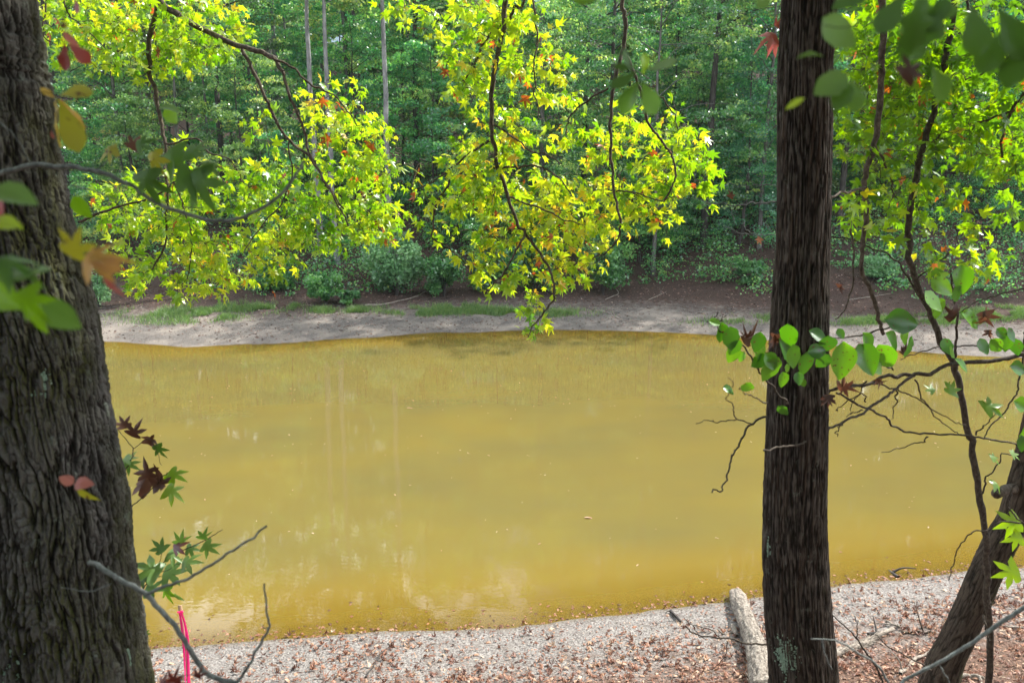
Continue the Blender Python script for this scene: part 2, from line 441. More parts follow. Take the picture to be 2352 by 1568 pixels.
OBOVS = [blade_leaf(obov_p, f_, c_, 10, .05, s_) for s_, (f_, c_) in enumerate(((.15, .15), (.3, .35), (.05, -.2)))]
LANCES = [blade_leaf(lance_p, f_, c_, 6, .05, s_) for s_, (f_, c_) in enumerate(((.25, .25), (.1, .5)))]
OAKS = [blade_leaf(oak_p, f_, c_, 18, .02, s_) for s_, (f_, c_) in enumerate(((.15, .2), (.25, .4)))]
def norm(a): return a / (np.linalg.norm(a, axis=-1, keepdims=True) + 1e-9)
def put_leaves(geo, shapes, pos, tipdir, nrm, size, tint, g_):
    """vectorised: pos,tipdir,nrm (M,3)"""
    pos = np.atleast_2d(pos); M_ = len(pos)
    tipdir = norm(np.atleast_2d(tipdir)); nrm = np.atleast_2d(nrm)
    side = norm(np.cross(tipdir, nrm)); nn = np.cross(side, tipdir)
    size = np.broadcast_to(size, (M_,)); tint = np.broadcast_to(tint, (M_,))
    which = g_.integers(len(shapes), size=M_)
    for k, (V, Fc) in enumerate(shapes):
        s = which == k; m_ = int(s.sum())
        if not m_: continue
        W = pos[s][:, None] + size[s][:, None, None] * (V[None, :, 0:1] * side[s][:, None] + V[None, :, 1:2] * tipdir[s][:, None] + V[None, :, 2:3] * nn[s][:, None])
        f = (Fc[None] + (np.arange(m_) * len(V))[:, None, None]).reshape(-1, Fc.shape[1])
        a = np.repeat(tint[s], len(V))
        if Fc.shape[1] == 4: geo.add(W.reshape(-1, 3), Q=f, a=a)
        else: geo.add(W.reshape(-1, 3), T=f, a=a)

# ------------------------------------------------------------------ background tree prototypes
def leaf_cards(geo, C, size, tint, g_, flat_=.55):
    """small four-cornered leaf faces at C"""
    n = len(C)
    nr = norm(g_.normal(size=(n, 3)) * [1, 1, .8] + [0, 0, flat_])
    td = norm(np.cross(nr, g_.normal(size=(n, 3))))
    sd = np.cross(td, nr)
    s = size * g_.uniform(.6, 1.35, n)[:, None]
    w_ = s * .42
    V = np.stack([C - td * s * .5, C + sd * w_ - td * s * .05 + nr * s * .08, C + td * s * .5, C - sd * w_ - td * s * .05 + nr * s * .08], 1).reshape(-1, 3)
    Q = np.arange(4 * n).reshape(n, 4)
    geo.add(V, Q=Q, a=np.repeat(tint, 4))
def make_tree(name, mats, H, base, rad, nleaf, leaf, seed, r0=.16, nlimb=34, droop=.1, shape='round', lean=(0, 0), spray=.46):
    g_ = np.random.default_rng(seed)
    trunk = Geo(); crown = Geo()
    zs = np.linspace(-.4, H * .97, 14)
    P = np.column_stack([np.cumsum(g_.normal(size=14)) * .035 + lean[0] * zs / H, np.cumsum(g_.normal(size=14)) * .035 + lean[1] * zs / H, zs])
    P[:2, :2] = 0
    rr = r0 * (1 - np.linspace(0, 1, 14) ** 1.3 * .85); rr[0] *= 1.3
    trunk.tube(P, rr, 8)
    cents = []
    for i in range(nlimb):
        t = (i + g_.uniform(0, 1)) / nlimb
        h = base + (H - base) * t
        if shape == 'round': prof = math.sin(math.pi * min(1, (t * .8 + .16))) ** .7
        elif shape == 'cone': prof = 1.05 - t * .9
        else: prof = .5 + .5 * math.sin(math.pi * t)
        L = rad * prof * g_.uniform(.6, 1.15)
        az = i * 2.399 + g_.normal() * .3
        up = (.45 - droop) * L * g_.uniform(.5, 1.2)
        o = np.array([np.interp(h, P[:, 2], P[:, 0]), np.interp(h, P[:, 2], P[:, 1]), h])
        e = o + [math.cos(az) * L, math.sin(az) * L, up]
        mid = (o + e) / 2 + [0, 0, .12 * L] + g_.normal(size=3) * .08 * L
        pp = smooth_path([o, mid, e], 6)
        trunk.tube(pp, np.linspace(.028, .006, len(pp)) * (r0 / .16) * (.6 + L / 3), 4)
        ns = max(3, int(3 + L * 3.2))
        for k in range(ns):
            f = g_.uniform(.3, 1.05); q = pp[0] * (1 - f) + pp[-1] * f; q = q + [0, 0, math.sin(f * 3.1) * .12 * L]
            a2 = az + g_.normal() * .9; l2 = L * .38 * g_.uniform(.3, 1)
            cents.append((q + [math.cos(a2) * l2, math.sin(a2) * l2, g_.normal() * .12 * L - droop * l2], g_.uniform(.7, 1.3), g_.uniform(0, 1)))
    n = len(cents); per = nleaf // n
    for c, s_, tn in cents:
        k = int(per * s_ ** 2)
        d = g_.normal(size=(k, 3)); d = d / (np.linalg.norm(d, axis=1, keepdims=True)) * g_.uniform(0, 1, (k, 1)) ** .45
        C = c + d * np.array([spray, spray, spray * .30]) * s_
        C[:, 2] -= .25 * (d[:, 0] ** 2 + d[:, 1] ** 2) * spray * s_
        tint = np.clip(.02 + .78 * tn ** 1.3 + g_.normal(size=k) * .15, 0, 1)
        leaf_cards(crown, C, leaf, tint, g_)
    root = thing(name, (0, 0, 0), '', 'tree')
    trunk.build('trunk', M[mats[0]], root)
    crown.build('crown', M[mats[1]], root, smooth=False)
    return root

protos = {
    'tallA': make_tree('broadleaf_tree', ('grey_bark', 'forest'), 17, 3.5, 3.8, 13000, .12, 1, .13, 32, .12),
    'tallB': make_tree('broadleaf_tree', ('dark_bark', 'forest'), 18, 6.5, 4.0, 11500, .125, 2, .15, 30, .05),
    'tallC': make_tree('broadleaf_tree', ('grey_bark', 'forest'), 15, 2.2, 3.4, 12500, .115, 3, .10, 30, .22),
    'tallY': make_tree('yellowing_tree', ('dark_bark', 'forest_yellow'), 17, 4.5, 3.6, 11500, .125, 4, .12, 30, .1),
    'under': make_tree('understory_tree', ('dark_bark', 'forest'), 8, 1.0, 2.8, 11000, .10, 5, .06, 22, .2),
    'under2': make_tree('understory_tree', ('dark_bark', 'forest'), 6, .5, 2.4, 10000, .095, 6, .05, 20, .25, 'cone'),
    'cone': make_tree('cedar_tree', ('dark_bark', 'forest'), 9, .6, 2.1, 12000, .08, 8, .08, 40, .35, 'cone'),
    'pale': make_tree('pale_barked_tree', ('pale_bark', 'forest'), 16, 9.0, 3.0, 8500, .13, 9, .115, 24, .05),
    'pine': make_tree('tall_pine_tree', ('dark_bark', 'forest'), 16.5, 8.0, 3.0, 8500, .11, 10, .17, 24, .0),
    'slim': make_tree('slim_tree', ('grey_bark', 'forest'), 14, 7.0, 2.2, 4500, .12, 11, .08, 18, .05),
}
used = set()
def xw(u, D, v=620): return at(u, v, D)[0]
def place_tree(kind, u, D, label, group, sc=1.0, rz=None, v=620, sink=.1, name=None):
    x = xw(u, D, v); z = gz(x, D) - sink
    p = protos[kind]; rz = random.uniform(0, 6.28) if rz is None else rz
    if kind not in used:
        used.add(kind); r = p; r.location = (x, D, z); r.rotation_euler = (0, 0, rz); r.scale = (sc,) * 3; r['label'] = label
    else: r = copy_thing(p, (x, D, z), rz, sc, label)
    if group: r['group'] = group
    if name: r.name = name
    return r

# pale trunks the photo shows plainly
place_tree('pale', 739, 29.6, 'tall pale-barked tree, left of the pair whose trunks rise behind the small round bush', None, 1.0)
place_tree('pale', 775, 28.8, 'tall pale-barked tree, right of the pair whose trunks rise behind the small round bush', None, .96)
place_tree('pale', 893, 29.8, 'lone pale-barked tree standing in the gap between the two sunlit hanging boughs', None, 1.05)
place_tree('pale', 662, 40, 'greyish pale-barked tree far back, left of the pair behind the round bush', None, 1.12)
place_tree('pale', 1534, 43, 'thin pale grey tree far back above the right end of the central hanging bough', None, 1.15)
# dark trunks the photo shows plainly
dark = [(532, 34, 'pine', 'thick dark trunk showing through the gap in the middle of the left hanging bough'),
        (966, 36, 'pine', 'dark trunk just right of the lone pale-barked tree'),
        (1338, 38, 'pine', 'dark trunk behind the middle of the central hanging bough'),
        (1392, 32, 'pine', 'wider dark trunk behind the right half of the central hanging bough'),
        (1613, 30.6, 'pine', 'straight dark trunk standing on the bank just left of the foreground cedar trunk'),
        (1917, 30.2, 'tallB', 'thick leaning dark trunk just right of the foreground cedar trunk on the far bank'),
        (2216, 37, 'pine', 'left one of two dark trunks seen under the right hanging foliage'),
        (2263, 36, 'pine', 'right one of two dark trunks seen under the right hanging foliage'),
        (2350, 31, 'tallA', 'dark trunk on the far bank at the right edge of the picture'),
        (1500, 29.2, 'tallC', 'slender dark tree between the central bough tip and the straight dark trunk'),
        (1240, 31, 'tallC', 'dark leafy tree directly behind the hanging tip of the central bough'),
        (2080, 33, 'tallB', 'dark tree on the far bank behind the forked sapling'),
        (1740, 30.0, 'tallC', 'leafy tree half hidden behind the left side of the cedar trunk'),
        (430, 33, 'tallC', 'dense green tree behind the lower left of the left hanging bough'),
        (300, 35, 'tallA', 'tall green tree just right of the big left trunk'),
        (1090, 34, 'tallA', 'tall green tree behind the left half of the central bough')]
for u, D, k, lab in dark: place_tree(k, u, D, lab, None, random.uniform(.76, .92))
# crowns of the second and third row: nothing in the photo tells them apart one by one
g2 = np.random.default_rng(21)
row2 = [(-150, 31, 'green tree past the left edge behind the big left trunk'), (60, 34, 'green tree hidden behind the middle of the big left trunk'), (170, 31, 'tall green tree rising along the right side of the big left trunk'),
        (380, 38, 'tall tree behind the thick limb that drops through the left hanging bough'), (600, 37, 'tall tree in the gap just left of the pair of pale trunks'), (820, 41, 'tall tree set back between the pale pair and the lone pale-barked tree'),
        (1010, 41, 'tall tree set back just right of the lone pale-barked tree'), (1160, 39, 'tall tree directly behind the main limb of the central bough'), (1430, 41, 'tall tree behind the hanging paddle-shaped leaves'),
        (1570, 38, 'yellow-green tree at the right end of the central bough'), (1680, 40, 'tall tree in the bright gap left of the cedar trunk'), (1850, 38, 'tall tree right behind the cedar trunk'),
        (2000, 39, 'tall tree seen between the cedar trunk and the forked sapling'), (2150, 41, 'tall tree set back behind the forked sapling'), (2300, 40, 'tall tree set back near the right edge'), (2460, 34, 'green tree just outside the right edge'), (2600, 32, 'green tree well outside the right edge')]
for i, (u, D, lab) in enumerate(row2):
    k = ['tallA', 'tallC', 'tallB', 'tallA', 'tallC', 'tallY'][i % 6] if u < 1500 else ['tallY', 'tallB', 'tallC'][i % 3]
    place_tree(k, u, D, lab, 'trees in the middle of the far wood', g2.uniform(.78, .95))
for i in range(26):
    u = -100 + i * 101 + g2.uniform(-35, 35); D = g2.uniform(32, 46)
    place_tree('slim', u, D, 'slim grey-stemmed tree standing among the thicker trunks of the far wood', 'slim grey trees in the far wood', g2.uniform(.8, 1.15))
for i in range(30):
    u = -350 + i * 100 + g2.uniform(-30, 30); D = g2.uniform(45, 56)
    k = g2.choice(['tallA', 'tallB', 'tallC', 'tallY', 'tallB'])
    place_tree(str(k), u, D, 'tree deep in the wood, only bits of its crown showing between nearer ones', 'trees deep in the far wood', g2.uniform(.72, .92))
# understory
und = [(160, 28.6, 'under', .9, 'green understory tree at the water side of the big left trunk'),
       (330, 30.5, 'under2', .95, 'low dark green tree under the left hanging bough'),
       (570, 32, 'under', .9, 'low green tree between the left bough and the pair of pale trunks'),
       (660, 29.5, 'under2', .75, 'small blue-green tree left of the pair of pale trunks'),
       (835, 34.5, 'under', 1.0, 'layered green tree behind the pale round shrub'),
       (1000, 32.5, 'under', .95, 'layered green understory tree right of the lone pale-barked tree'),
       (1130, 30.5, 'under2', .95, 'dark shrubby tree behind the drooping tip leaves of the central bough'),
       (1290, 31, 'under', .85, 'dark understory tree just right of the central bough tip'),
       (1440, 31.5, 'under2', .9, 'dark green understory tree under the right end of the central bough'),
       (1540, 32.5, 'under', 1.0, 'shaded understory tree left of the straight dark trunk'),
       (1690, 30.0, 'cone', .85, 'blue-green young cedar with feathery boughs left of the foreground cedar trunk'),
       (1790, 31.5, 'under', 1.0, 'green understory tree behind the foreground cedar trunk'),
       (1980, 31.5, 'under', .95, 'sunlit green understory tree right of the foreground cedar trunk'),
       (2150, 32, 'under', .9, 'low green tree under the right hanging foliage'),
       (2290, 30, 'cone', .8, 'small glinting green tree near the right edge on the far bank'),
       (2440, 30, 'under', .9, 'low green tree just past the right edge'),
       (1350, 29.6, 'under', .62, 'dark shrubby sapling left of the slender pale leaning stem on the far bank'),
       (1470, 30.2, 'under2', .8, 'dark shrubby sapling right of the slender pale leaning stem on the far bank'),
       (1580, 34, 'under', .9, 'low shaded tree just behind the straight dark trunk'),
       (1655, 34, 'under2', 1.1, 'low shaded tree just right of the straight dark trunk'),
       (1850, 34, 'under2', 1.1, 'low shaded tree hidden behind the cedar trunk'),
       (2060, 35, 'under', 1.0, 'low shaded tree between the slim forked stems'),
       (2220, 34, 'under2', 1.1, 'glinting low tree right of the forked sapling stems'),
       (2360, 34, 'under', 1.0, 'low leafy tree at the right edge of the far wood')]
for u, D, k, s_, lab in und: place_tree(k, u, D, lab, None, s_, v=660)
for i in range(30):
    u = -300 + i * 103 + g2.uniform(-40, 40); D = g2.uniform(36, 44)
    place_tree(str(g2.choice(['under', 'under2', 'cone', 'under'])), u, D, 'small shaded understory tree between the trunks of the far wood', 'understory trees of the far wood', g2.uniform(1.0, 1.5), v=560)
for k, p in protos.items():
    if k not in used:
        for c in list(p.children): bpy.data.objects.remove(c)
        bpy.data.objects.remove(p)

# far-off mass of the wood on the hill behind
gw = Geo(); g_ = np.random.default_rng(77)
for row, (D, n) in enumerate(((62, 300), (70, 260), (80, 240))):
    xs = g_.uniform(-75, 75, n) * D / 62; ys = D + g_.normal(size=n) * 2.5
    zs_ = terrain(xs, ys) + g_.uniform(1, 13 + row * 1.5, n)
    for c, s_ in zip(np.column_stack([xs, ys, zs_]), g_.uniform(1.4, 2.8, n)):
        k = int(120 * s_)
        d = g_.normal(size=(k, 3)); d = norm(d) * g_.uniform(0, 1, (k, 1)) ** .4
        leaf_cards(gw, c + d * [s_, s_, s_ * .5], .42, np.clip(.35 + g_.normal() * .2 + g_.normal(size=k) * .15, 0, 1), g_)
tag(gw.build('distant_woods', M['forest'], smooth=False), 'far-off mass of green woods filling the hillside behind the trees', 'woods', kind='stuff')

# ------------------------------------------------------------------ bushes on the far bank
def bush(name, u, v, wpx, hpx, mat, n, leaf, label, seed, stems=7):
    g_ = np.random.default_rng(seed)
    p = hit(u, v); D = p[1]; s_ = pxs(u, v, D); wd = wpx * s_ / 2; ht = hpx * s_
    r = thing(name, p, label, 'bush')
    st = Geo(); lv = Geo(); cents = []
    for i in range(stems):
        a = g_.uniform(0, 6.28); e = np.array([math.cos(a) * wd * .6, math.sin(a) * wd * .6, ht * g_.uniform(.55, .9)])
        P = smooth_path([np.array([0, 0, -.1]), e * [.3, .3, .5], e], 8, .02, seed + i)
        st.tube(P, np.linspace(.02, .006, len(P)), 5)
    for i in range(int(30)):
        d = norm(g_.normal(size=3)); rr_ = g_.uniform(.35, 1.18)
        cents.append(np.array([d[0] * wd * .78 * rr_, d[1] * wd * .7 * rr_, ht * (.52 + .40 * d[2] * rr_)]))
    for c in cents:
        k = n // 30; d = norm(g_.normal(size=(k, 3))) * g_.uniform(0, 1, (k, 1)) ** .5
        leaf_cards(lv, c + d * np.array([wd * .34, wd * .34, ht * .15]) * g_.uniform(.55, 1.25), leaf, np.clip(g_.uniform(.2, .8) + g_.normal(size=k) * .15, 0, 1), g_, .8)
    st.build('stems', M['dark_bark'], r)
    lv.build('foliage', M[mat], r, smooth=False)
    return r
bush('bush', 748, 698, 100, 80, 'bush', 3600, .08, 'small round bright green bush in front of the pair of pale trunks', 31)
bush('bush', 800, 700, 55, 40, 'bush', 1300, .08, 'low dark green bush touching the right side of the small round bush', 32)
bush('bush', 912, 680, 185, 150, 'bush_pale', 8000, .10, 'large pale green shrub with layered foliage, the palest on the far bank', 33)
bush('bush', 1020, 680, 110, 120, 'bush', 4500, .09, 'medium green bush just right of the large pale shrub', 34)
bush('bush', 1130, 676, 120, 130, 'bush', 4500, .09, 'dark green bush behind the left edge of the central bough tip', 35)
bush('bush', 1230, 676, 130, 130, 'bush', 4500, .09, 'dark green bush directly behind the central bough tip', 39)
bush('bush', 1385, 676, 140, 130, 'bush', 4500, .09, 'shaded green bush right of the central bough tip', 36)
bush('bush', 640, 668, 110, 80, 'bush', 2800, .09, 'blue-green feathery bush left of the pair of pale trunks', 45)
bush('bush', 228, 705, 70, 90, 'bush_pale', 2600, .08, 'pale green bush at the bank edge against the big left trunk', 37)
bush('bush', 1720, 655, 120, 70, 'bush', 2000, .08, 'thin yellowish green bush just left of the foreground cedar trunk', 40)
bush('bush', 2010, 640, 140, 60, 'bush_pale', 2200, .09, 'sunlit low bush on the slope right of the foreground cedar trunk', 41)

# ------------------------------------------------------------------ ground cover
gu = Geo(); g_ = np.random.default_rng(88); cnt = 0
xs = g_.uniform(-22, 25, 6500); ys = g_.uniform(24, 44, 6500)
sfu = ys - y_far(xs); okc = (sfu > 4.3 + 1.6 * vn(xs * .6, 0, 0, 4)) & (vn(xs * .45, ys * .45, 0, 17) + .25 * np.clip((sfu - 7) / 8, 0, 1) > .43)
xs, ys = xs[okc][:2900], ys[okc][:2900]; zs_ = terrain(xs, ys)
for c in np.column_stack([xs, ys, zs_]):
    hh = .15 + 1.5 * g_.uniform(0, 1) ** 2.2; k = int(18 + 46 * hh); wd_ = .16 + .26 * hh
    d = g_.normal(size=(k, 3)) * [wd_ * .6, wd_ * .6, 0]; d[:, 2] = hh * g_.uniform(.2, 1, k) - .3 * (d[:, 0] ** 2 + d[:, 1] ** 2)
    leaf_cards(gu, c + d, .085, np.clip(g_.uniform(.1, .8) + g_.normal(size=k) * .15, 0, 1), g_, .9)
tag(gu.build('undergrowth', M['forest'], smooth=False), 'tangled low green undergrowth over the wooded slope across the pond', 'undergrowth', kind='stuff')
def scatter_litter(name, n, region, mat, shapes, size, seed, label, lift=.008, tilt=.5):
    g_ = np.random.default_rng(seed); geo = Geo()
    x, y, ok = region(g_, n); x, y = x[ok], y[ok]; k = len(x)
    z = terrain(x, y) + lift
    nr = norm(g_.normal(size=(k, 3)) * tilt + [0, 0, 1]); a = g_.uniform(0, 6.28, k)
    td = np.column_stack([np.cos(a), np.sin(a), g_.normal(size=k) * .15])
    put_leaves(geo, shapes, np.column_stack([x, y, z + g_.uniform(0, .015, k)]), td, nr, size * g_.uniform(.5, 1.2, k), np.clip(g_.beta(2, 2, k), 0, 1), g_)
    o = geo.build(name, M[mat], smooth=False)
    return tag(o, label, 'leaf litter', kind='stuff')
def reg_near(g_, n):
    x = g_.uniform(-5.5, 7.5, n); y = g_.uniform(3.5, 9.2, n)
    s = y_near(x) - y
    dens = np.clip(s * .55 + .10, 0, 1) * (.25 + 1.5 * np.clip(fbm(x * 1.6, y * 1.6, 0, 3, 41) - .32, 0, 1) * 2)
    return x, y, (s > -.05) & (g_.uniform(0, 1, n) < dens)
CUR_STARS = [star_leaf(c_, s_ + 20) for s_, c_ in enumerate((.9, 1.3, -.9, 1.8, .6))]
for _i, (V_, T_) in enumerate(CUR_STARS):
    V_[:, 2] += (.9 + .3 * _i) * V_[:, 0] ** 2
scatter_litter('leaf_litter', 46000, reg_near, 'litter', CUR_STARS + LANCES, .055, 51, 'dry reddish brown leaves strewn over the pale near bank')
def reg_near_small(g_, n):
    x = g_.uniform(-5.5, 7.5, n); y = g_.uniform(4.5, 9.2, n); s = y_near(x) - y
    return x, y, (s > -.02) & (g_.uniform(0, 1, n) < .25 + .5 * vn(x * 3, y * 3, 0, 3))
scatter_litter('leaf_crumbs', 32000, reg_near_small, 'litter', LANCES, .035, 52, 'crumbs of dead leaves and bark over the near bank')
def reg_edge(g_, n):
    x = g_.uniform(-5.5, 7.5, n); y = y_near(x) + g_.exponential(.10, n)
    return x, y, g_.uniform(0, 1, n) < .8
def reg_far(g_, n):
    x = g_.uniform(-24, 24, n); y = g_.uniform(18, 36, n); s = y - y_far(x)
    dens = np.clip((s - .2) * .14, 0.35, 1) * (.3 + 1.4 * vn(x * .9, y * .9, 0, 9))
    return x, y, (s > .1) & (g_.uniform(0, 1, n) < dens)
scatter_litter('leaf_litter', 120000, reg_far, 'litter_far', LANCES, .085, 53, 'brown fallen leaves covering the far bank up under the trees')
# drifted leaves at the near water edge
ge = Geo(); g_ = np.random.default_rng(54); x, y, ok = reg_edge(g_, 900); x, y = x[ok], y[ok]
put_leaves(ge, CUR_STARS[:2] + LANCES, np.column_stack([x, y, np.maximum(terrain(x, y), 0) + .004]), np.column_stack([np.cos(x * 99), np.sin(x * 99), x * 0]), norm(g_.normal(size=(len(x), 3)) * .12 + [0, 0, 1]), .06 * g_.uniform(.5, 1.2, len(x)), g_.uniform(0, .7, len(x)), g_)
tag(ge.build('wet_leaf_debris', M['litter'], smooth=False), 'dark wet leaves and scraps drifted along the near waterline', 'leaf debris', kind='stuff')
# specks floating on the water
gf = Geo(); n = 420; x = g_.uniform(-11, 14, n); y = g_.uniform(8.5, 20, n)
ok = (y > y_near(x) + .4) & (y < y_far(x) - .4); x, y = x[ok], y[ok]
put_leaves(gf, LANCES, np.column_stack([x, y, x * 0 + .006]), np.column_stack([np.cos(x * 77), np.sin(x * 77), x * 0]), norm(g_.normal(size=(len(x), 3)) * .1 + [0, 0, 1]), .045 * g_.uniform(.4, 1.3, len(x)), g_.uniform(.7, 1, len(x)), g_)
tag(gf.build('floating_specks', M['litter'], smooth=False), 'tiny pale leaf specks floating scattered on the pond', 'floating debris', kind='stuff')
for u, v, lab in ((935, 938, 'single orange leaf floating left of the pond centre'), (1342, 1190, 'single brown leaf floating in the lower middle of the pond')):
    q = Geo(); x, y = flat(u, v)
    put_leaves(q, LANCES, [[0, 0, 0]], [[1, .1, 0]], [[.1, 0, 1]], .13, .75, g_)
    o = q.build('floating_leaf', M['litter'], smooth=False); o.location = (x, y, .012); tag(o, lab, 'leaf')

def grass_patch(name, blobs, n, hgt, seed, label):
    g_ = np.random.default_rng(seed); geo = Geo(); xs = []
    for (u, v, ru, rv, wt) in blobs:
        p = hit(u, v); px_ = hit(u + ru, v); py_ = hit(u, v - rv)
        k = int(n * wt); a = g_.normal(size=(k, 2)) * .55
        xs.append(np.column_stack([p[0] + a[:, 0] * (px_[0] - p[0]), p[1] + a[:, 1] * (py_[1] - p[1])]))
    P = np.vstack(xs); k = len(P)
    keep = (vn(P[:, 0] * 2.2, P[:, 1] * 2.2, 0, seed) > .35) & (P[:, 1] > y_far(P[:, 0]) + .5); P = P[keep]; k = len(P)
    b = np.column_stack([P, terrain(P[:, 0], P[:, 1])])
    h = hgt * g_.uniform(.4, 1.2, k)[:, None]
    ln = np.column_stack([g_.normal(size=(k, 2)) * .35, np.ones(k)])
    sd = norm(np.column_stack([g_.normal(size=(k, 2)), np.zeros(k)])) * .006
    V = np.stack([b - sd, b + sd, b + ln * h * .6 + sd * .6, b + ln * h * .6 - sd * .6, b + ln * h * [1.5, 1.5, .95]], 1).reshape(-1, 3)
    i = np.arange(k)[:, None] * 5
    geo.add(V, Q=i + [0, 1, 2, 3], T=i + [3, 2, 4], a=np.repeat(g_.uniform(0, 1, k), 5))
    return tag(geo.build(name, M['grass'], smooth=False), label, 'grass', kind='stuff')
grass_patch('grass', [(500, 712, 130, 12, .5), (370, 722, 100, 10, .3), (420, 738, 120, 8, .15), (600, 710, 30, 6, .15), (665, 705, 22, 7, .12), (490, 728, 60, 8, .25), (740, 715, 30, 6, .12),
                      (820, 716, 25, 8, .15), (950, 718, 90, 8, .45), (1060, 712, 90, 9, .6), (1150, 720, 60, 8, .35), (1280, 722, 80, 10, .2)], 9000, .16, 61, 'patchy bright green grass along the left and middle of the far bank')
grass_patch('grass', [(2300, 722, 110, 14, 1.3), (2180, 735, 70, 10, .5), (2000, 740, 100, 9, .35), (1720, 735, 120, 8, .2)], 9000, .14, 62, 'green grass patch on the far bank near the right edge')

# fallen sticks on the far bank, log and stake on the near bank
def stick(name, pts, r0, r1, mat, label, cat='stick', twigs=0, seed=0, lift=.02, k=6):
    P3 = [hit(u, v) + [0, 0, lift + (extra[0] if extra else 0)] for u, v, *extra in pts]
    P = smooth_path(P3, 6 * len(pts), .012, seed)
    o0 = P[0].copy(); g_ = np.random.default_rng(seed); q = Geo()
    q.tube(P, np.linspace(r0, r1, len(P)), k)
    for i in range(twigs):
        j = g_.integers(2, len(P) - 2); d = norm(g_.normal(size=3) * [1, .6, .6] + [0, 0, .6]) * g_.uniform(.15, .4)
        T_ = smooth_path([P[j], P[j] + d * .5 + g_.normal(size=3) * .03, P[j] + d], 6); q.tube(T_, np.linspace(r1 * .9, r1 * .3, len(T_)), 4)
    o = q.build(name, M[mat], origin=o0); o.location = o0
    return tag(o, label, cat)
far_sticks = [([(838, 703), (880, 700), (915, 694), (950, 684), (975, 673)], .03, .012, 'dead_wood', 'long pale curved stick lying right of the small round bush'),
              ([(1366, 713), (1400, 722), (1430, 736), (1482, 740)], .022, .012, 'dead_wood', 'curved grey stick lying on the far bank right of the bough tip'),
              ([(1515, 736), (1540, 740), (1560, 740)], .016, .008, 'dead_wood', 'short thin grey stick on the open far bank left of the cedar trunk'),
              ([(224, 712), (275, 706)], .022, .012, 'dark_bark', 'dark stick on the far bank beside the big left trunk'),
              ([(608, 692), (645, 708)], .02, .008, 'dark_bark', 'dark slanting stick in the grass left of the small round bush'),
              ([(765, 700), (800, 710)], .022, .01, 'dark_bark', 'dark stick under the small round bush'),
              ([(745, 728), (790, 718)], .014, .006, 'dead_wood', 'pale thin stick below the small round bush'),
              ([(1660, 738), (1690, 737)], .015, .008, 'dead_wood', 'short pale stick close to the cedar trunk on the far bank'),
              ([(1390, 690), (1420, 676), (1412, 662)], .018, .008, 'dead_wood', 'forked dead branch propped near the shaded bush'),
              ([(1490, 690), (1530, 672)], .018, .006, 'dead_wood', 'thin pale branch leaning on the slope left of the cedar trunk'),
              ([(640, 715), (700, 702), (720, 704)], .012, .006, 'dead_wood', 'thin twig lying in the litter left of the small round bush'),
              ([(960, 690), (1060, 683)], .012, .006, 'dark_bark', 'thin dark stick at the foot of the bushes'),
              ([(1950, 690), (2050, 676)], .016, .008, 'dead_wood', 'thin stick on the sunlit slope right of the cedar trunk')]
for i, (pts, a, b, mt, lab) in enumerate(far_sticks): stick('fallen_stick', pts, a, b, mt, lab, twigs=2, seed=80 + i)

# ------------------------------------------------------------------ textured trunks
def trunk_mesh(name, ctrl, Ydep, mat, disp, nseg, dz_vis, label, cat, part='trunk', zlow=None, extra_top=6.0, base_flare=.25, attrs=None):
    """ctrl: (u_centre, v, width_px) top to bottom"""
    pts = []
    for u, v, wpx in ctrl:
        p = at(u, v, Ydep if not callable(Ydep) else Ydep(v)); Yd = p[1]
        pts.append([*p, wpx / 2 * pxs(u, v, Yd)])
    pts = np.array(pts)[::-1]        # bottom to top
    # extend down to the ground and up beyond the picture
    d = pts[0] - pts[1]; d = d / abs(d[2]); b = pts[0].copy()
    g0 = gz(b[0], b[1]); dn = b[2] - g0 + .2
    low = [b + np.array([d[0] * dn * .7, d[1] * dn * .7, -dn, b[3] * base_flare])] if dn > 0 else []
    u_ = pts[-1] - pts[-2]; u_ = u_ / abs(u_[2])
    top = [pts[-1] + np.array([u_[0] * e, u_[1] * e, e, -pts[-1][3] * .25 * e / extra_top]) for e in (extra_top * .5, extra_top)]
    C = np.vstack([*[l[None] for l in low], pts, *[t[None] for t in top]])
    zmin, zmax = C[0, 2], C[-1, 2]; v0, v1 = pts[0, 2] - .1, pts[-1, 2] + .1
    zz = np.concatenate([np.linspace(zmin, v0, 20, endpoint=False), np.arange(v0, v1, dz_vis), np.linspace(v1, zmax, 60)])
    K = smooth_path(C, 12 * len(C)); o_ = np.argsort(K[:, 2]); K = K[o_]
    cx, cy, cr = [np.interp(zz, K[:, 2], K[:, j]) for j in (0, 1, 3)]
    th = np.linspace(0, 2 * np.pi, nseg, endpoint=False)
    TH, ZZ = np.meshgrid(th, zz); CX, _ = np.meshgrid(cx, th, indexing='ij'); CY, _ = np.meshgrid(cy, th, indexing='ij'); CR, _ = np.meshgrid(cr, th, indexing='ij')
    D_, A_ = disp(TH, ZZ, CR)
    RR = CR + D_
    V = np.stack([CX + RR * np.cos(TH), CY + RR * np.sin(TH), ZZ], -1)
    o0 = np.array([cx[0], cy[0], zmin])
    idx = np.arange(V.shape[0] * nseg).reshape(-1, nseg)
    Q = np.stack([idx[:-1], np.roll(idx[:-1], -1, 1), np.roll(idx[1:], -1, 1), idx[1:]], -1).reshape(-1, 4)
    r = thing(name, o0, label, cat)
    o = mesh_obj(part, V.reshape(-1, 3) - o0, Q, mat, r, {'ridge': A_.ravel()})
    return r, (zz, cx, cy, cr)

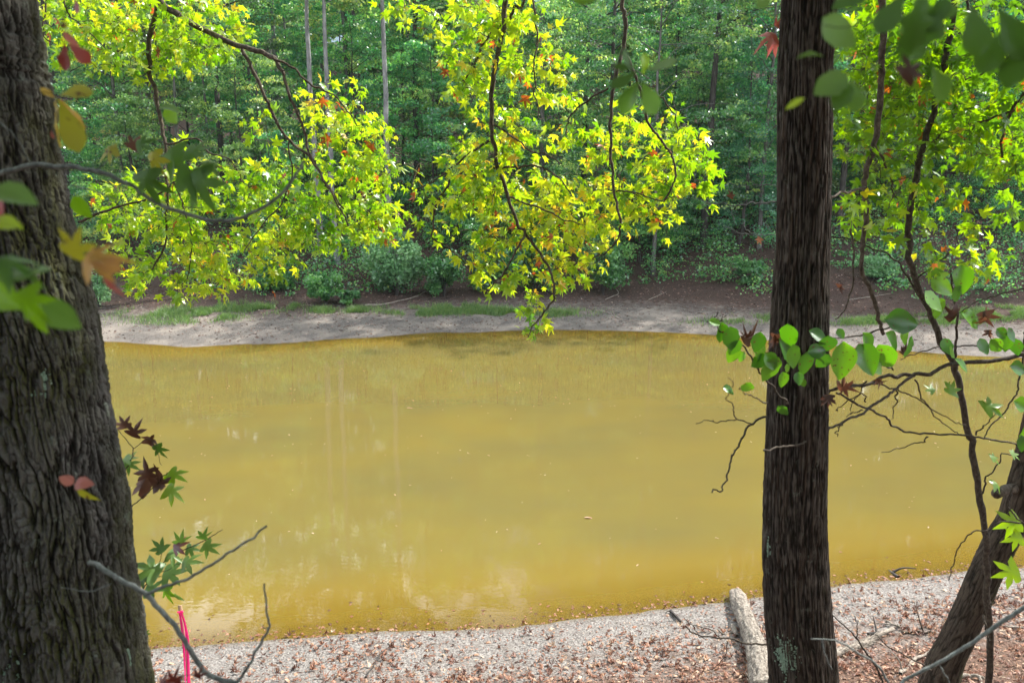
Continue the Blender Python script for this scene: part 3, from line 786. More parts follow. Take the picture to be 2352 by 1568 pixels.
def disp_gum(TH, ZZ, CR):
    x, y = np.cos(TH) * CR, np.sin(TH) * CR
    wx_ = (fbm(x * 9, y * 9, ZZ * 4, 2, 91) - .5) * .05
    wz = (fbm(x * 7, y * 7, ZZ * 5, 2, 95) - .5) * .10
    f1 = 50
    n = fbm((x + wx_) * f1, (y + wx_) * f1, (ZZ + wz) * f1 * .14, 2, 101)
    fur = np.clip(np.abs(n - .5) / .11, 0, 1)
    n2 = vn((x + wx_) * f1 * 2.3, (y - wx_) * f1 * 2.3, (ZZ + wz) * f1 * .8, 107)
    fur2 = np.clip(np.abs(n2 - .5) / .16, 0, 1)
    lump = fbm(x * 70, y * 70, ZZ * 34, 3, 111) - .5
    big = fbm(x * 5, y * 5, ZZ * 2.5, 2, 113) - .5
    d = -.012 * (1 - fur) - .008 * (1 - fur2) + .016 * lump + .03 * big + .008
    return d, np.clip(fur * .7 + fur2 * .2 + lump * .5, 0, 1)
def disp_cedar(TH, ZZ, CR):
    x, y = np.cos(TH) * CR, np.sin(TH) * CR
    wv = (fbm(x * 8, y * 8, ZZ * 1.2, 2, 121) - .5) * .05
    f1 = 95
    n = fbm((x + wv) * f1, (y + wv) * f1, ZZ * f1 * .075, 2, 125)
    fur = np.clip(np.abs(n - .5) / .12, 0, 1)
    n2 = vn((x + wv) * f1 * 2.4, (y + wv) * f1 * 2.4, ZZ * 7, 129)
    big = fbm(x * 10, y * 10, ZZ * 1.2, 2, 131) - .5
    lump = fbm(x * 70, y * 70, ZZ * 26, 2, 133) - .5
    d = -.009 * (1 - fur) + .006 * (n2 - .5) + .022 * big + .004 * lump
    return d, np.clip(fur * .5 + n2 * .3 + lump * .8 + .1, 0, 1)
def disp_lean(TH, ZZ, CR):
    d, a = disp_gum(TH, ZZ * 1.1 + 9, CR); return d * .35, a

def trunk_mat(name, furrow, mid, ridge, moss=None, moss_side=None, lichen=(.30, .36, .30), lich_amt=.5, fine=(90, 90, 25), bump=.6, streak=None):
    m, nt, out = new_mat(name); g = N(nt)
    rd = g.attr('ridge'); nf = g.noise(1, 5, .65, g.scaled(fine)); nm = g.noise(5, 4, .6, g.scaled((1, 1, .5)))
    k = g.math('ADD', g.math('MULTIPLY', rd, .65), g.math('MULTIPLY', nf, .5))
    c = g.ramp(k, [(.25, furrow), (.55, mid), (.9, ridge)])
    c = g.mix(g.math('MULTIPLY', g.ramp(nm, [(.4, (0, 0, 0)), (.65, (1, 1, 1))]), .6), c, g.mix(.55, c, furrow))
    if streak:
        c = g.mix(g.math('MULTIPLY', g.ramp(g.noise(1, 3, .6, g.scaled((60, 60, 2.2))), [(.5, (0, 0, 0)), (.68, (1, 1, 1))]), .65), c, streak)
    ln = g.noise(16, 6, .75, g.scaled((1, 1, .7))); lm = g.ramp(ln, [(.60, (0, 0, 0)), (.66, (1, 1, 1))])
    c = g.mix(g.math('MULTIPLY', lm, lich_amt), c, lichen)
    if moss:
        sep = g.n('SeparateXYZ'); tc = g.n('TexCoord'); nt.links.new(tc.outputs['Object'], sep.inputs[0])
        gn = g.n('NewGeometry'); s2 = g.n('SeparateXYZ'); nt.links.new(gn.outputs['Normal'], s2.inputs[0])
        mk = g.math('MULTIPLY', g.ramp(s2.outputs[0], [(.25, (0, 0, 0)), (.9, (1, 1, 1))]), g.ramp(g.noise(3.5, 3, .6, g.scaled((1, 1, .5))), [(.38, (0, 0, 0)), (.6, (1, 1, 1))]))
        c = g.mix(g.math('MULTIPLY', mk, .8), c, moss)
    p = g.n('BsdfPrincipled', ins={'Base Color': c, 'Roughness': .92, 'Specular IOR Level': .2})
    b = g.n('Bump', ins={'Strength': bump, 'Distance': .006, 'Height': nf}); nt.links.new(b.outputs[0], p.inputs['Normal'])
    nt.links.new(p.outputs[0], out.inputs[0])
    return m
M['gum_trunk'] = trunk_mat('furrowed_bark', (.008, .007, .0065), (.043, .039, .036), (.155, .15, .143), moss=(.055, .06, .015), fine=(210, 210, 120), bump=1.0)
M['cedar_trunk'] = trunk_mat('fibrous_bark', (.007, .006, .005), (.027, .022, .0185), (.115, .098, .085), lich_amt=.2, fine=(230, 230, 30), bump=1.0, streak=(.075, .05, .036))
M['lean_trunk'] = trunk_mat('ridged_bark', (.010, .008, .006), (.038, .029, .022), (.09, .07, .055), moss=(.05, .08, .02), lich_amt=.1, fine=(110, 110, 40))

gum_ctrl = [(-58, 0, 290), (-45, 100, 300), (0, 400, 305), (32, 560, 310), (66, 700, 310), (88, 850, 310), (112, 1000, 312), (140, 1150, 316), (152, 1300, 320), (170, 1450, 326), (181, 1568, 332)]
gum_ctrl = [(u - 34 + 18 * v / 1568, v, w_) for u, v, w_ in gum_ctrl]
gum_tree, gumK = trunk_mesh('sweetgum_tree', gum_ctrl, 2.75, M['gum_trunk'], disp_gum, 620, .0036,
    'big trunk with deeply furrowed grey bark leaning along the left edge of the picture', 'tree')
ced_ctrl = [(1858, 0, 119), (1851, 150, 121), (1846, 520, 121), (1838, 700, 127), (1828, 1040, 137), (1827, 1240, 142), (1834, 1410, 149), (1846, 1568, 156)]
cedar_tree, cedK = trunk_mesh('cedar_tree', ced_ctrl, 3.9, M['cedar_trunk'], disp_cedar, 640, .006,
    'straight dark upright trunk with stringy bark right of centre in the foreground', 'tree')
Z8 = lambda x, y: (1568 + x * .3375, 1038.8 + y * .3375)
Z6 = lambda x, y: (1568 + x / 3, 519.4 + y / 3)
Z3 = lambda x, y: (1568 + x / 3, y / 3)
Z2 = lambda x, y: (784 + x / 3, y / 3)
Z5 = lambda x, y: (784 + x / 3, 519.4 + y / 3)
Z1 = lambda x, y: (x / 3, y / 3)
Z4 = lambda x, y: (x / 3, 519.4 + y / 3)
Z7 = lambda x, y: (x * .3375, 1038.8 + y * .3375)
lean_c = []
for x, y, w_ in [(2420, -160, 74), (2350, 130, 74), (2265, 420, 72), (2190, 560, 74), (2070, 800, 74), (1970, 1040, 76), (1880, 1240, 78), (1790, 1420, 82), (1745, 1568, 90)]:
    u, v = Z8(x, y); lean_c.append((u, v, w_ * .92))
lean_tree, leanK = trunk_mesh('leaning_tree', lean_c, 5.2, M['lean_trunk'], disp_lean, 160, .012,
    'slanting dark trunk at the lower right edge leaning out of the picture', 'tree', extra_top=3)
# broken stub on the leaning trunk
q = Geo(); a_, b_ = at(*Z8(2250, 245), 5.15), at(*Z8(2135, 280), 4.95)
q.tube([a_, (a_ + b_) / 2 + [0, 0, .012], b_, b_ + (b_ - a_) * .04], [.036, .033, .034, .004], 10)
o = q.build('broken_stub', M['limb'], lean_tree, origin=lean_tree.location)
o['label'] = 'short broken branch stub'
# lichen crusts on trunks: small rough scales of their own
M['lichen'] = bark_mat('lichen_crust', (.10, .16, .12), (.20, .29, .22), (.33, .42, .34), (120, 120, 120), .8, .003)
def lichen(K, u, v, Y, ru, rv, n, parent, seed, nm='lichen_patch'):
    g_ = np.random.default_rng(seed); q = Geo(); zz, cx, cy, cr = K
    for i in range(n):
        p = at(u + g_.normal() * ru * .5, v + g_.normal() * rv * .5, Y)
        j = int(np.argmin(abs(zz - p[2]))); dx = np.clip((p[0] - cx[j]) / cr[j], -.97, .97)
        th = -math.acos(dx); nrm_ = np.array([math.cos(th), math.sin(th), 0])
        c = np.array([cx[j], cy[j], p[2]]) + nrm_ * (cr[j] + g_.uniform(-.002, .004))
        t1 = np.array([-nrm_[1], nrm_[0], 0]); t2 = np.array([0, 0, 1.])
        k = 7; an = np.arange(k) / k * 6.28 + g_.uniform(); rr_ = g_.uniform(.003, .009) * g_.uniform(.5, 1.3, k)
        V = [c + t1 * r_ * math.cos(a) + t2 * r_ * math.sin(a) - nrm_ * .002 for a, r_ in zip(an, rr_)] + [c + nrm_ * .003]
        q.add(V, T=[(a, (a + 1) % k, k) for a in range(k)])
    o = q.build(nm, M['lichen'], parent, origin=parent.location); return o
u, v = Z8(700, 1370); lichen(cedK, u, v, 3.8, 16, 36, 700, cedar_tree, 1)
u, v = Z8(595, 680); lichen(cedK, u, v, 3.8, 8, 18, 60, cedar_tree, 2)
lichen(gumK, 60, 1530, 2.6, 30, 55, 420, gum_tree, 3)
lichen(gumK, 110, 880, 2.6, 12, 25, 60, gum_tree, 4)
lichen(gumK, 330, 1540, 2.6, 20, 25, 120, gum_tree, 5)

# crowns of these trees, above the picture: they shade the trunks below
def overhead(parent, c, rad, hgt, n, mat, seed, leaf=.16):
    g_ = np.random.default_rng(seed); q = Geo()
    for i in range(int(n / 130)):
        d = norm(g_.normal(size=3)) * g_.uniform(.2, 1) ** .5
        cc = np.array(c) + d * [rad, rad, hgt]
        k = 130; e = norm(g_.normal(size=(k, 3))) * g_.uniform(0, 1, (k, 1)) ** .5
        leaf_cards(q, cc + e * [.7, .7, .35], leaf, g_.uniform(.1, .8, k), g_)
    return q.build('crown', M[mat], parent, origin=parent.location, smooth=False)
ct = cedK[1][-1], cedK[2][-1], cedK[0][-1]
overhead(cedar_tree, (3.2, 4.6, 10.2), 3.3, 2.3, 13000, 'shade_leaf', 5)
gt = gumK[1][-1], gumK[2][-1], gumK[0][-1]
overhead(gum_tree, (-3.4, 1.4, 11.5), 3.6, 2.2, 9000, 'gum_green', 6)
overhead(lean_tree, (5.8, 2.6, 9.2), 1.9, 1.2, 5000, 'gum_green', 7)

# the wood the camera stands in, unseen: leaf clusters added to shade near trunks
gn_ = Geo(); g_ = np.random.default_rng(99)
for i in range(760):
    a = g_.uniform(0, 1)
    if i < 430: c = np.array([g_.uniform(-14, 15), g_.uniform(-13, -4.5), g_.uniform(2.5, 15)])
    else: c = np.array([g_.uniform(-9, 9), g_.uniform(-5.5, 3.2), g_.uniform(8.2, 12.5)])
    k = 70; d = norm(g_.normal(size=(k, 3))) * g_.uniform(0, 1, (k, 1)) ** .5
    leaf_cards(gn_, c + d * [1.1, 1.1, .55], .22, g_.uniform(.1, .8, k), g_)
tag(gn_.build('shade_woods_behind', M['shade_leaf'], smooth=False), 'unseen green woods added behind and above the viewpoint for shade', 'woods', kind='stuff')

# ------------------------------------------------------------------ boughs: grow twigs from drawn limbs to leaf tips
def grow(name, limbs, blobs, Y0, dY, nclus, per, leafsize, mat, label, seed, tint0=.45, tintv=.22, wood='limb', rs=1.0, cat='branch', shapes=None, droop=.5, drawn=None, parent=None):
    g_ = np.random.default_rng(seed); wood_g = Geo(); lf = Geo()
    nodes = []; rad = []
    for L in limbs:
        w0, w1 = L[0]; yy = L[1]; pts = L[2]
        P3 = []
        for i, (u, v) in enumerate(pts):
            f = i / (len(pts) - 1); P3.append(at(u, v, yy[0] * (1 - f) + yy[1] * f))
        P = smooth_path(P3, 7 * len(pts), .008, seed + len(nodes)); s_ = pxs(pts[0][0], pts[0][1], yy[0])
        r_ = np.linspace(w0 * s_ * .68, w1 * s_ * .68, len(P)) * (1 + g_.normal(size=len(P)) * .05)
        wood_g.tube(P, r_, 8 if w0 > 6 else 6)
        nodes.append(P); rad.append(r_)
    root_p = nodes[0][0].copy()
    nodes = np.vstack(nodes)
    W = np.array([b[2] * b[3] for b in blobs], float); W *= np.array([b[4] if len(b) > 4 else 1 for b in blobs]); W /= W.sum()
    att = []
    for i in g_.choice(len(blobs), nclus, p=W):
        b = blobs[i]; a = g_.uniform(0, 6.28); r_ = math.sqrt(g_.uniform()) * 1.0 + abs(g_.normal()) * .32
        yb = b[5] if len(b) > 5 else Y0
        att.append(at(b[0] + math.cos(a) * r_ * b[2], b[1] + math.sin(a) * r_ * b[3], yb + g_.uniform(-dY, dY)))
    att = np.array(att)
    dd = np.array([np.min(np.linalg.norm(nodes - a, axis=1)) for a in att]); att = att[np.argsort(dd)]
    TW = []; RW = []
    pos = []; tipd = []
    for a in att:
        dv = a - nodes; ds = np.linalg.norm(dv, axis=1); cost = ds + .5 * np.maximum(0, dv[:, 2])
        j = int(np.argmin(cost)); s0 = nodes[j]; L_ = np.linalg.norm(a - s0)
        if L_ < 1e-3: continue
        t = np.linspace(0, 1, 7)[:, None]
        perp = norm(np.cross(a - s0, g_.normal(size=3)))
        P = s0 * (1 - t) + a * t + perp * (L_ * .10) * np.sin(t * math.pi) * g_.normal() + np.array([0, 0, 1.]) * L_ * .13 * np.sin(t * math.pi) + g_.normal(size=(7, 3)) * .006 * np.sin(t * math.pi)
        TW.append(P); RW.append(np.linspace(.0022 + .0035 * min(1, L_), .0011, 7) * rs)
        nodes = np.vstack([nodes, P[2:]])
        k = max(1, int(per * g_.uniform(.6, 1.4)))
        f = 1 - g_.uniform(0, 1, k) ** 1.4 * min(.75, .35 / max(L_, .2) + .2)
        i0 = np.clip((f * 6).astype(int), 0, 5); fr = f * 6 - i0
        bp = P[i0] * (1 - fr[:, None]) + P[i0 + 1] * fr[:, None]
        d = norm(norm(P[-1] - P[-3]) * .6 + g_.normal(size=(k, 3)) * .75 + [0, 0, -droop])
        pos.append(bp + d * leafsize * g_.uniform(.25, .8, (k, 1))); tipd.append(d)
        # petioles
        for b0, b1 in zip(bp, pos[-1]):
            TW.append(np.linspace(b0, b1, 7)); RW.append(np.full(7, .0008))
    wood_g.tubes(np.array(TW), np.array(RW), 4)
    pos = np.vstack(pos); tipd = np.vstack(tipd); k = len(pos)
    nr = norm(g_.normal(size=(k, 3)) * .55 + np.array([.6, .45, .55]))
    tn = fbm(pos[:, 0] * 2, pos[:, 1] * 2, pos[:, 2] * 2, 2, seed) - .5
    tint = np.clip(tint0 + tn * .8 + g_.normal(size=k) * tintv, 0, .92); tint[g_.uniform(size=k) < .025] = 1.0
    put_leaves(lf, shapes or STARS, pos, tipd, nr, leafsize * g_.uniform(.45, 1.25, k), tint, g_)
    root = thing(name, root_p, label, cat)
    wood_g.build('branch', M[wood], root, origin=root_p)
    lf.build('foliage', M[mat], root, origin=root_p, smooth=False)
    return root

zz1 = lambda L: [Z1(*p) for p in L]
zz2 = lambda L: [Z2(*p) for p in L]
zz3 = lambda L: [Z3(*p) for p in L]
zz5 = lambda L: [Z5(*p) for p in L]
zz6 = lambda L: [Z6(*p) for p in L]
limbs = [((11, 6), (6.6, 6.4), [(330, -260), (350, -120), (362, 0), (345, 80), (342, 150), (358, 220), (372, 290), (380, 330)]),
         ((6, 3), (6.4, 6.3), [(380, 330), (378, 390), (388, 440), (384, 500), (380, 560), (350, 620)]),
         ((12, 7), (6.6, 6.0), [(300, -300), (340, -80), (372, 5), (430, 45), (500, 85), (565, 112), (620, 130), (650, 165)]),
         ((7, 3), (6.1, 6.0), [(556, 115), (590, 180), (625, 260), (665, 325), (715, 360), (745, 420), (790, 480)]),
         ((6, 3), (6.0, 5.9), [(650, 165), (665, 220), (695, 290), (710, 350), (735, 400), (765, 450), (800, 520)]),
         ((5, 2), (6.0, 6.1), [(625, 132), (670, 155), (710, 195), (750, 210), (785, 235), (820, 290)]),
         ((4, 2), (6.3, 6.3), [(380, 330), (450, 320), (480, 350), (530, 370), (560, 420)]),
         ((5, 2), (6.2, 6.3), [(180, 510), (250, 480), (340, 455), (400, 420), (440, 390)]),
         ((3, 2), (6.1, 6.1), [(665, 325), (668, 400), (650, 460), (600, 520), (560, 580)]),
         ((3, 2), (6.5, 6.5), [(120, -100), (105, 30), (100, 80), (140, 110)]),
         ((3, 2), (6.5, 6.5), [(140, -100), (150, 20), (190, 60), (240, 110)]),
         ((3, 2), (6.3, 6.3), [(400, 420), (430, 500), (440, 560), (430, 640)])]
blobs = [(200, 60, 120, 60), (150, 20, 70, 40), (330, 70, 130, 75), (460, 55, 85, 55), (290, 130, 60, 40), (430, 135, 50, 35), (535, 95, 45, 30),
         (598, 300, 30, 32, .8), (760, 235, 70, 45, .8), (810, 320, 75, 70), (745, 400, 130, 60), (850, 420, 50, 90),
         (500, 430, 150, 50), (340, 470, 120, 45), (540, 500, 210, 70), (340, 545, 90, 60), (780, 510, 110, 45, 1.1), (880, 510, 35, 40),
         (400, 610, 105, 50), (550, 590, 110, 45), (450, 665, 55, 22), (315, 650, 30, 14), (610, 640, 40, 20, .5), (450, 330, 60, 20, .4)]
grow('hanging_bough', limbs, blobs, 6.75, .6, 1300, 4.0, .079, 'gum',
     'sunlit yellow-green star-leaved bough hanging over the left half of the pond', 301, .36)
limbs = [((11, 4), (5.9, 5.6), [(1185, -240), (1172, -100)] + zz2([(1130, 0), (1125, 200), (1080, 370), (1045, 560), (1035, 780), (1045, 950), (1075, 1130), (1130, 1290), (1170, 1430), (1220, 1558)]) + zz5([(1260, 30), (1340, 150), (1420, 270), (1470, 400)])),
         ((4, 2), (5.6, 5.6), zz5([(1470, 400), (1455, 510), (1390, 600), (1330, 680), (1290, 765)])),
         ((6, 3), (5.8, 5.9), [(1225, -160)] + zz2([(1260, 0), (1190, 60), (1160, 130), (1050, 220), (970, 320), (920, 430), (840, 560)])),
         ((5, 2), (5.8, 6.0), zz2([(1040, 960), (960, 1010), (850, 1080), (720, 1190), (600, 1270), (480, 1320)])),
         ((4, 2), (5.9, 6.0), zz2([(720, 1210), (740, 1270), (640, 1430), (640, 1558)]) + zz5([(625, 70), (760, 170), (900, 295)])),
         ((4, 2), (5.8, 5.6), zz2([(1300, -100), (1320, 60), (1350, 250), (1330, 450), (1335, 650), (1360, 820)])),
         ((4, 2), (5.7, 5.5), zz2([(1050, 860), (1170, 930), (1300, 1030), (1420, 1060), (1520, 1130)])),
         ((4, 2), (5.7, 5.5), zz2([(1100, 1160), (1300, 1145), (1420, 1170), (1520, 1250), (1600, 1360)])),
         ((4, 2), (5.7, 5.4), zz2([(1160, 1360), (1350, 1430), (1500, 1500), (1640, 1540)])),
         ((4, 2), (5.6, 5.6), zz5([(1260, 60), (1200, 170), (1130, 300), (1050, 400), (990, 470)])),
         ((8, 4), (5.5, 5.3), [(1440, -150)] + zz2([(1940, 0), (1950, 120), (1945, 300), (1920, 420), (1880, 560), (1860, 760), (1850, 960), (1870, 1200), (1890, 1380), (1925, 1540)])),
         ((6, 3), (5.4, 5.4), zz2([(1950, 370), (2020, 520), (2080, 660), (2110, 820), (2200, 960), (2280, 1080), (2300, 1250), (2220, 1380)])),
         ((4, 2), (5.4, 5.5), zz2([(1840, 610), (1720, 680), (1600, 770), (1560, 850), (1550, 930)])),
         ((3, 2), (5.4, 5.4), zz2([(2080, 620), (2220, 680), (2300, 800), (2320, 900)])),
         ((4, 2), (5.3, 5.5), zz5([(1925, 0), (1900, 90), (1820, 180), (1730, 230)])),
         ((3, 2), (5.5, 5.5), zz2([(1890, 1320), (2050, 1330), (2180, 1390), (2300, 1350)]))]
blobs = [(1080, 50, 110, 45), (1150, 20, 100, 25), (925, 35, 55, 35, .7), (1150, 110, 115, 55), (1150, 185, 115, 45), (1060, 165, 45, 40), (1245, 200, 50, 20, .5),
         (1130, 290, 60, 40), (1110, 350, 70, 50), (1160, 400, 100, 45), (1040, 430, 90, 30), (970, 450, 50, 18), (1230, 330, 60, 25), (1200, 450, 130, 45), (1130, 500, 100, 45), (1250, 520, 120, 40),
         (1330, 230, 40, 30, .8), (1300, 310, 50, 25, .6), (1360, 330, 60, 40), (1380, 430, 80, 35), (1400, 490, 110, 35), (1480, 440, 90, 50), (1490, 330, 90, 40), (1560, 370, 60, 60), (1610, 410, 40, 50), (1500, 260, 55, 35, .8), (1580, 330, 30, 40), (1500, 500, 50, 25, .8),
         (1100, 570, 40, 25), (1180, 570, 80, 45), (1300, 570, 80, 40), (1340, 610, 35, 30), (1290, 640, 45, 20, .8), (1130, 630, 45, 30), (1170, 670, 25, 18, .8),
         (1240, 650, 25, 30), (1225, 710, 22, 30), (1210, 765, 28, 18), (1250, 740, 18, 14), (1100, 685, 16, 8), (950, 480, 22, 14, .6), (1440, 20, 25, 15, .6)]
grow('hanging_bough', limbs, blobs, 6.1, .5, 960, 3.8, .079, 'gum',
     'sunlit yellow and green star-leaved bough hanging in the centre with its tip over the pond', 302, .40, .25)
limbs = [((13, 7), (4.6, 4.8), zz3([(1400, -500), (1385, -200), (1380, 0), (1385, 250), (1380, 500), (1345, 880), (1300, 1020), (1265, 1200), (1255, 1290), (1265, 1558)]) + zz6([(1255, 30), (1220, 250), (1265, 370), (1330, 520), (1350, 640), (1385, 745)])),
         ((5, 3), (4.7, 4.2), zz3([(1255, 1290), (1150, 1320), (1020, 1355)])),
         ((5, 2), (4.7, 4.9), zz3([(1320, 1000), (1390, 1130), (1440, 1250), (1450, 1360)])),
         ((4, 2), (4.8, 5.0), zz6([(1225, 240), (1120, 290), (1060, 370), (1005, 440)])),
         ((4, 2), (4.8, 4.8), zz6([(1160, 20), (1180, 150), (1165, 400), (1130, 560), (1050, 640)])),
         ((3, 1.5), (4.8, 4.8), zz6([(1300, 490), (1245, 560), (1235, 650), (1180, 700), (1110, 710)]))]
blobs3 = [(2000, 60, 60, 60), (2100, 100, 120, 90), (2330, 300, 50, 80), (2100, 300, 120, 50), (2200, 420, 120, 35, .7), (1960, 250, 40, 50, .7), (1990, 500, 60, 40, .6), (2110, 470, 70, 30, .6), (2330, 480, 40, 40, .5),(2035, 110, 70, 80), (2040, 210, 90, 60), (2060, 30, 90, 40), (2150, 150, 90, 60), (2150, 250, 100, 55), (2220, 90, 100, 70), (2300, 200, 60, 90), (2300, 60, 50, 60),
          (2240, 300, 100, 45), (2290, 370, 60, 30), (2150, 350, 70, 30, .7), (1990, 290, 40, 25), (2010, 330, 30, 25), (2030, 400, 30, 20, .6)]
grow('hanging_bough', limbs[:3] + limbs[4:5] + [
        ((6, 3), (4.8, 5.2), zz3([(2352, 640), (2250, 780), (2200, 950), (2210, 1110), (2280, 1180), (2352, 1210)])),
        ((5, 2), (4.9, 5.0), zz3([(2290, 760), (2100, 820), (1950, 870), (1800, 920), (1700, 1000)])),
        ((5, 2), (4.9, 5.0), zz3([(2352, 290), (2200, 430), (2050, 510), (1860, 590)])),
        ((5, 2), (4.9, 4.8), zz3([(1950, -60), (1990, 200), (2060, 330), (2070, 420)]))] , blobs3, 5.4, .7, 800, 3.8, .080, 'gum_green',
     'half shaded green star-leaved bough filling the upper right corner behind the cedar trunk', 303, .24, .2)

# slim forked sapling on the right with its twigs
limbs4 = [((11, 8), (4.9, 4.9), [(2270, 1700)] + [Z8(2085, 1568), Z8(2088, 1230), Z8(2075, 1000), Z8(2075, 700), Z8(2060, 540), Z8(2010, 250)] + zz6([(1990, 1500), (1960, 1400), (1900, 1060), (1850, 920), (1760, 760), (1700, 560), (1640, 450), (1560, 250), (1570, 100)]) + zz3([(1560, 1558), (1600, 1280), (1640, 1080), (1700, 870), (1750, 700), (1800, 520), (1810, 370), (1850, 180), (1870, -200)])),
          ((4, 2.5), (4.7, 4.6), [Z8(2045, 1100), Z8(2060, 1200), Z8(2085, 1280)]),
          ((5, 3), (4.9, 4.7), zz6([(1880, 940), (1888, 800), (1885, 600), (1860, 400), (1850, 330)])),
          ((8, 4.5), (4.6, 4.4), zz6([(2600, 800), (2352, 880), (2150, 920), (1900, 950), (1700, 1000), (1560, 1025), (1420, 1030), (1300, 1080), (1150, 1105), (1000, 1150)])),
          ((4.5, 2), (4.4, 3.5), zz6([(1000, 1150), (850, 1210), (720, 1225), (600, 1300), (470, 1365), (400, 1470), (360, 1558)]) + [Z8(330, 60), Z8(295, 180), Z8(260, 250), Z8(200, 272)]),
          ((5, 2.5), (4.4, 3.5), zz6([(1580, 1035), (1420, 1160), (1280, 1260), (1100, 1350), (950, 1425), (850, 1480), (700, 1520), (560, 1545)])),
          ((4, 3.5), (4.3, 4.7), zz6([(1060, 1150), (1280, 1260), (1400, 1330), (1480, 1390), (1640, 1430), (1900, 1440), (2100, 1460), (2352, 1530)])),
          ((4, 2), (3.6, 3.4), zz6([(720, 1225), (640, 1130), (540, 1020), (460, 890), (380, 790), (300, 740), (240, 700)])),
          ((2.5, 1.2), (3.6, 3.5), zz6([(240, 690), (215, 650), (240, 590)])),
          ((2.5, 1.2), (3.6, 3.5), zz6([(235, 680), (270, 650), (300, 615)])),
          ((2.5, 1.2), (3.6, 3.5), zz6([(470, 1360), (370, 1335), (280, 1345), (190, 1340), (90, 1360)])),
          ((2, 1.2), (3.6, 3.5), zz6([(370, 1330), (340, 1230), (315, 1160), (350, 1090), (310, 1040)])),
          ((2.5, 1.2), (3.6, 3.5), zz6([(590, 1215), (490, 1180), (430, 1150), (395, 1120)])),
          ((3.5, 1.5), (4.3, 4.5), zz6([(1040, 1120), (1200, 1100), (1320, 1090), (1480, 1130), (1600, 1180), (1720, 1260), (1850, 1330), (1950, 1370)])),
          ((3, 1.5), (4.4, 4.6), zz6([(1600, 1060), (1650, 1180), (1700, 1250), (1780, 1350), (1900, 1430)])),
          ((4, 2), (4.8, 4.6), zz6([(2352, 730), (2340, 960), (2310, 1100), (2240, 1250), (2120, 1370), (2080, 1460)])),
          ((3.5, 1.5), (4.8, 4.6), zz6([(2352, 430), (2150, 480), (2020, 520), (1900, 600)])),
          ((3.5, 1.5), (4.7, 4.6), zz6([(2352, 860), (2150, 830), (1900, 820), (1650, 860), (1500, 920)])),
          ((3, 1.5), (4.2, 4.0), zz6([(1440, 690), (1220, 760), (1050, 770), (870, 765), (730, 820)])),
          ((3, 1.5), (4.5, 3.9), zz6([(1450, 990), (1300, 940), (1000, 900), (760, 900), (640, 870)])),
          ((3, 1.2), (4.8, 4.7), zz6([(2020, 1440), (2110, 1350), (2200, 1230)])),
          ((3.5, 1.5), (4.8, 4.7), [Z8(2035, 280), Z8(2060, 180), Z8(2140, 90), Z8(2180, 10), Z8(2250, 20)]),
          ((3, 1.5), (4.8, 4.6), [Z8(2085, 1060), Z8(2110, 1020), Z8(2160, 965)]),
          ((4.5, 2), (4.9, 5.0), zz6([(1690, 580), (1560, 370), (1480, 250), (1380, 180), (1200, 110), (1000, 60)])),
          ((3, 1.5), (4.9, 4.9), zz6([(1720, 560), (1620, 370), (1800, 220), (1900, 120), (1880, 0)])),
          ((3, 1.2), (4.4, 4.4), zz6([(1470, 1130), (1465, 1240), (1440, 1330)])),
          ((2.5, 1.2), (4.4, 4.4), zz6([(1240, 1270), (1170, 1290), (1130, 1310)])),
          ((2.5, 1.2), (4.3, 4.3), zz6([(1100, 1360), (1060, 1400), (1070, 1450)])),
          ((2.5, 1.2), (4.5, 4.5), zz6([(1690, 1450), (1650, 1480), (1500, 1530), (1370, 1556)])),
          ((2.5, 1.2), (4.5, 4.5), zz6([(1240, 1110), (1260, 1080), (1180, 1220), (1150, 1290)])),
          ((2.5, 1.2), (4.4, 4.4), zz6([(1260, 1210), (1240, 1150), (1080, 1250), (1065, 1275)]))]
b4 = [(2060, 480, 60, 20, .8), (2010, 520, 40, 15, .6), (2120, 440, 70, 40, .8), (2190, 560, 70, 40, .7), (2200, 610, 60, 25, .6), (2270, 590, 40, 25, .6), (1990, 400, 40, 60, .7)]
sap = grow('forked_sapling', limbs4, b4, 4.95, .4, 70, 3, .085, 'gum_green',
     'slim forked sapling with a tangle of bare twigs right of the cedar trunk', 304, .4, .25, 'twig', .9, 'sapling')
o0 = np.array(sap.location)
# dogwood leaves carried on its front twig
dw = [(262, 735, 115, 100), (330, 770, 130, 80), (355, 830, 100, 100), (345, 880, 100, 110), (405, 900, 60, 100), (515, 800, 110, 100), (530, 860, 110, 90), (525, 930, 100, 120), (600, 980, 150, 110), (605, 930, 110, 60), (735, 755, 130, 80), (715, 850, 170, 60), (757, 895, 130, 90),
      (845, 950, 130, 80), (690, 1060, 90, 80), (800, 1050, 70, 90), (720, 980, 50, 80), (830, 1080, 50, 60), (935, 760, 110, 30), (1000, 815, 130, 70), (965, 930, 100, 110), (1095, 930, 200, 95), (1090, 740, 60, 30), (1270, 810, 130, 70), (1270, 920, 180, 80), (1400, 900, 160, 60), (1440, 800, 140, 60), (1560, 830, 120, 80), (1510, 660, 180, 30),
      (1530, 760, 110, 60), (1720, 520, 130, 60), (1790, 420, 130, 50), (1930, 370, 150, 90), (1760, 570, 130, 80), (1890, 470, 110, 60), (1980, 650, 140, 60), (930, 860, 110, 10), (690, 1265, 70, 30), (445, 1105, 80, 20), (320, 1130, 75, 50), (225, 665, 65, 20), (1330, 960, 120, 70), (1820, 830, 90, 60), (1850, 870, 80, 60), (1920, 960, 90, 40), (2070, 830, 90, 70), (2160, 820, 100, 60), (2230, 800, 110, 90), (2300, 830, 90, 80), (2310, 980, 110, 30), (2330, 1230, 110, 30), (2345, 1420, 110, 80), (2340, 1500, 90, 50), (2200, 740, 80, 60), (2260, 750, 80, 60)]
g_ = np.random.default_rng(12); q = Geo()
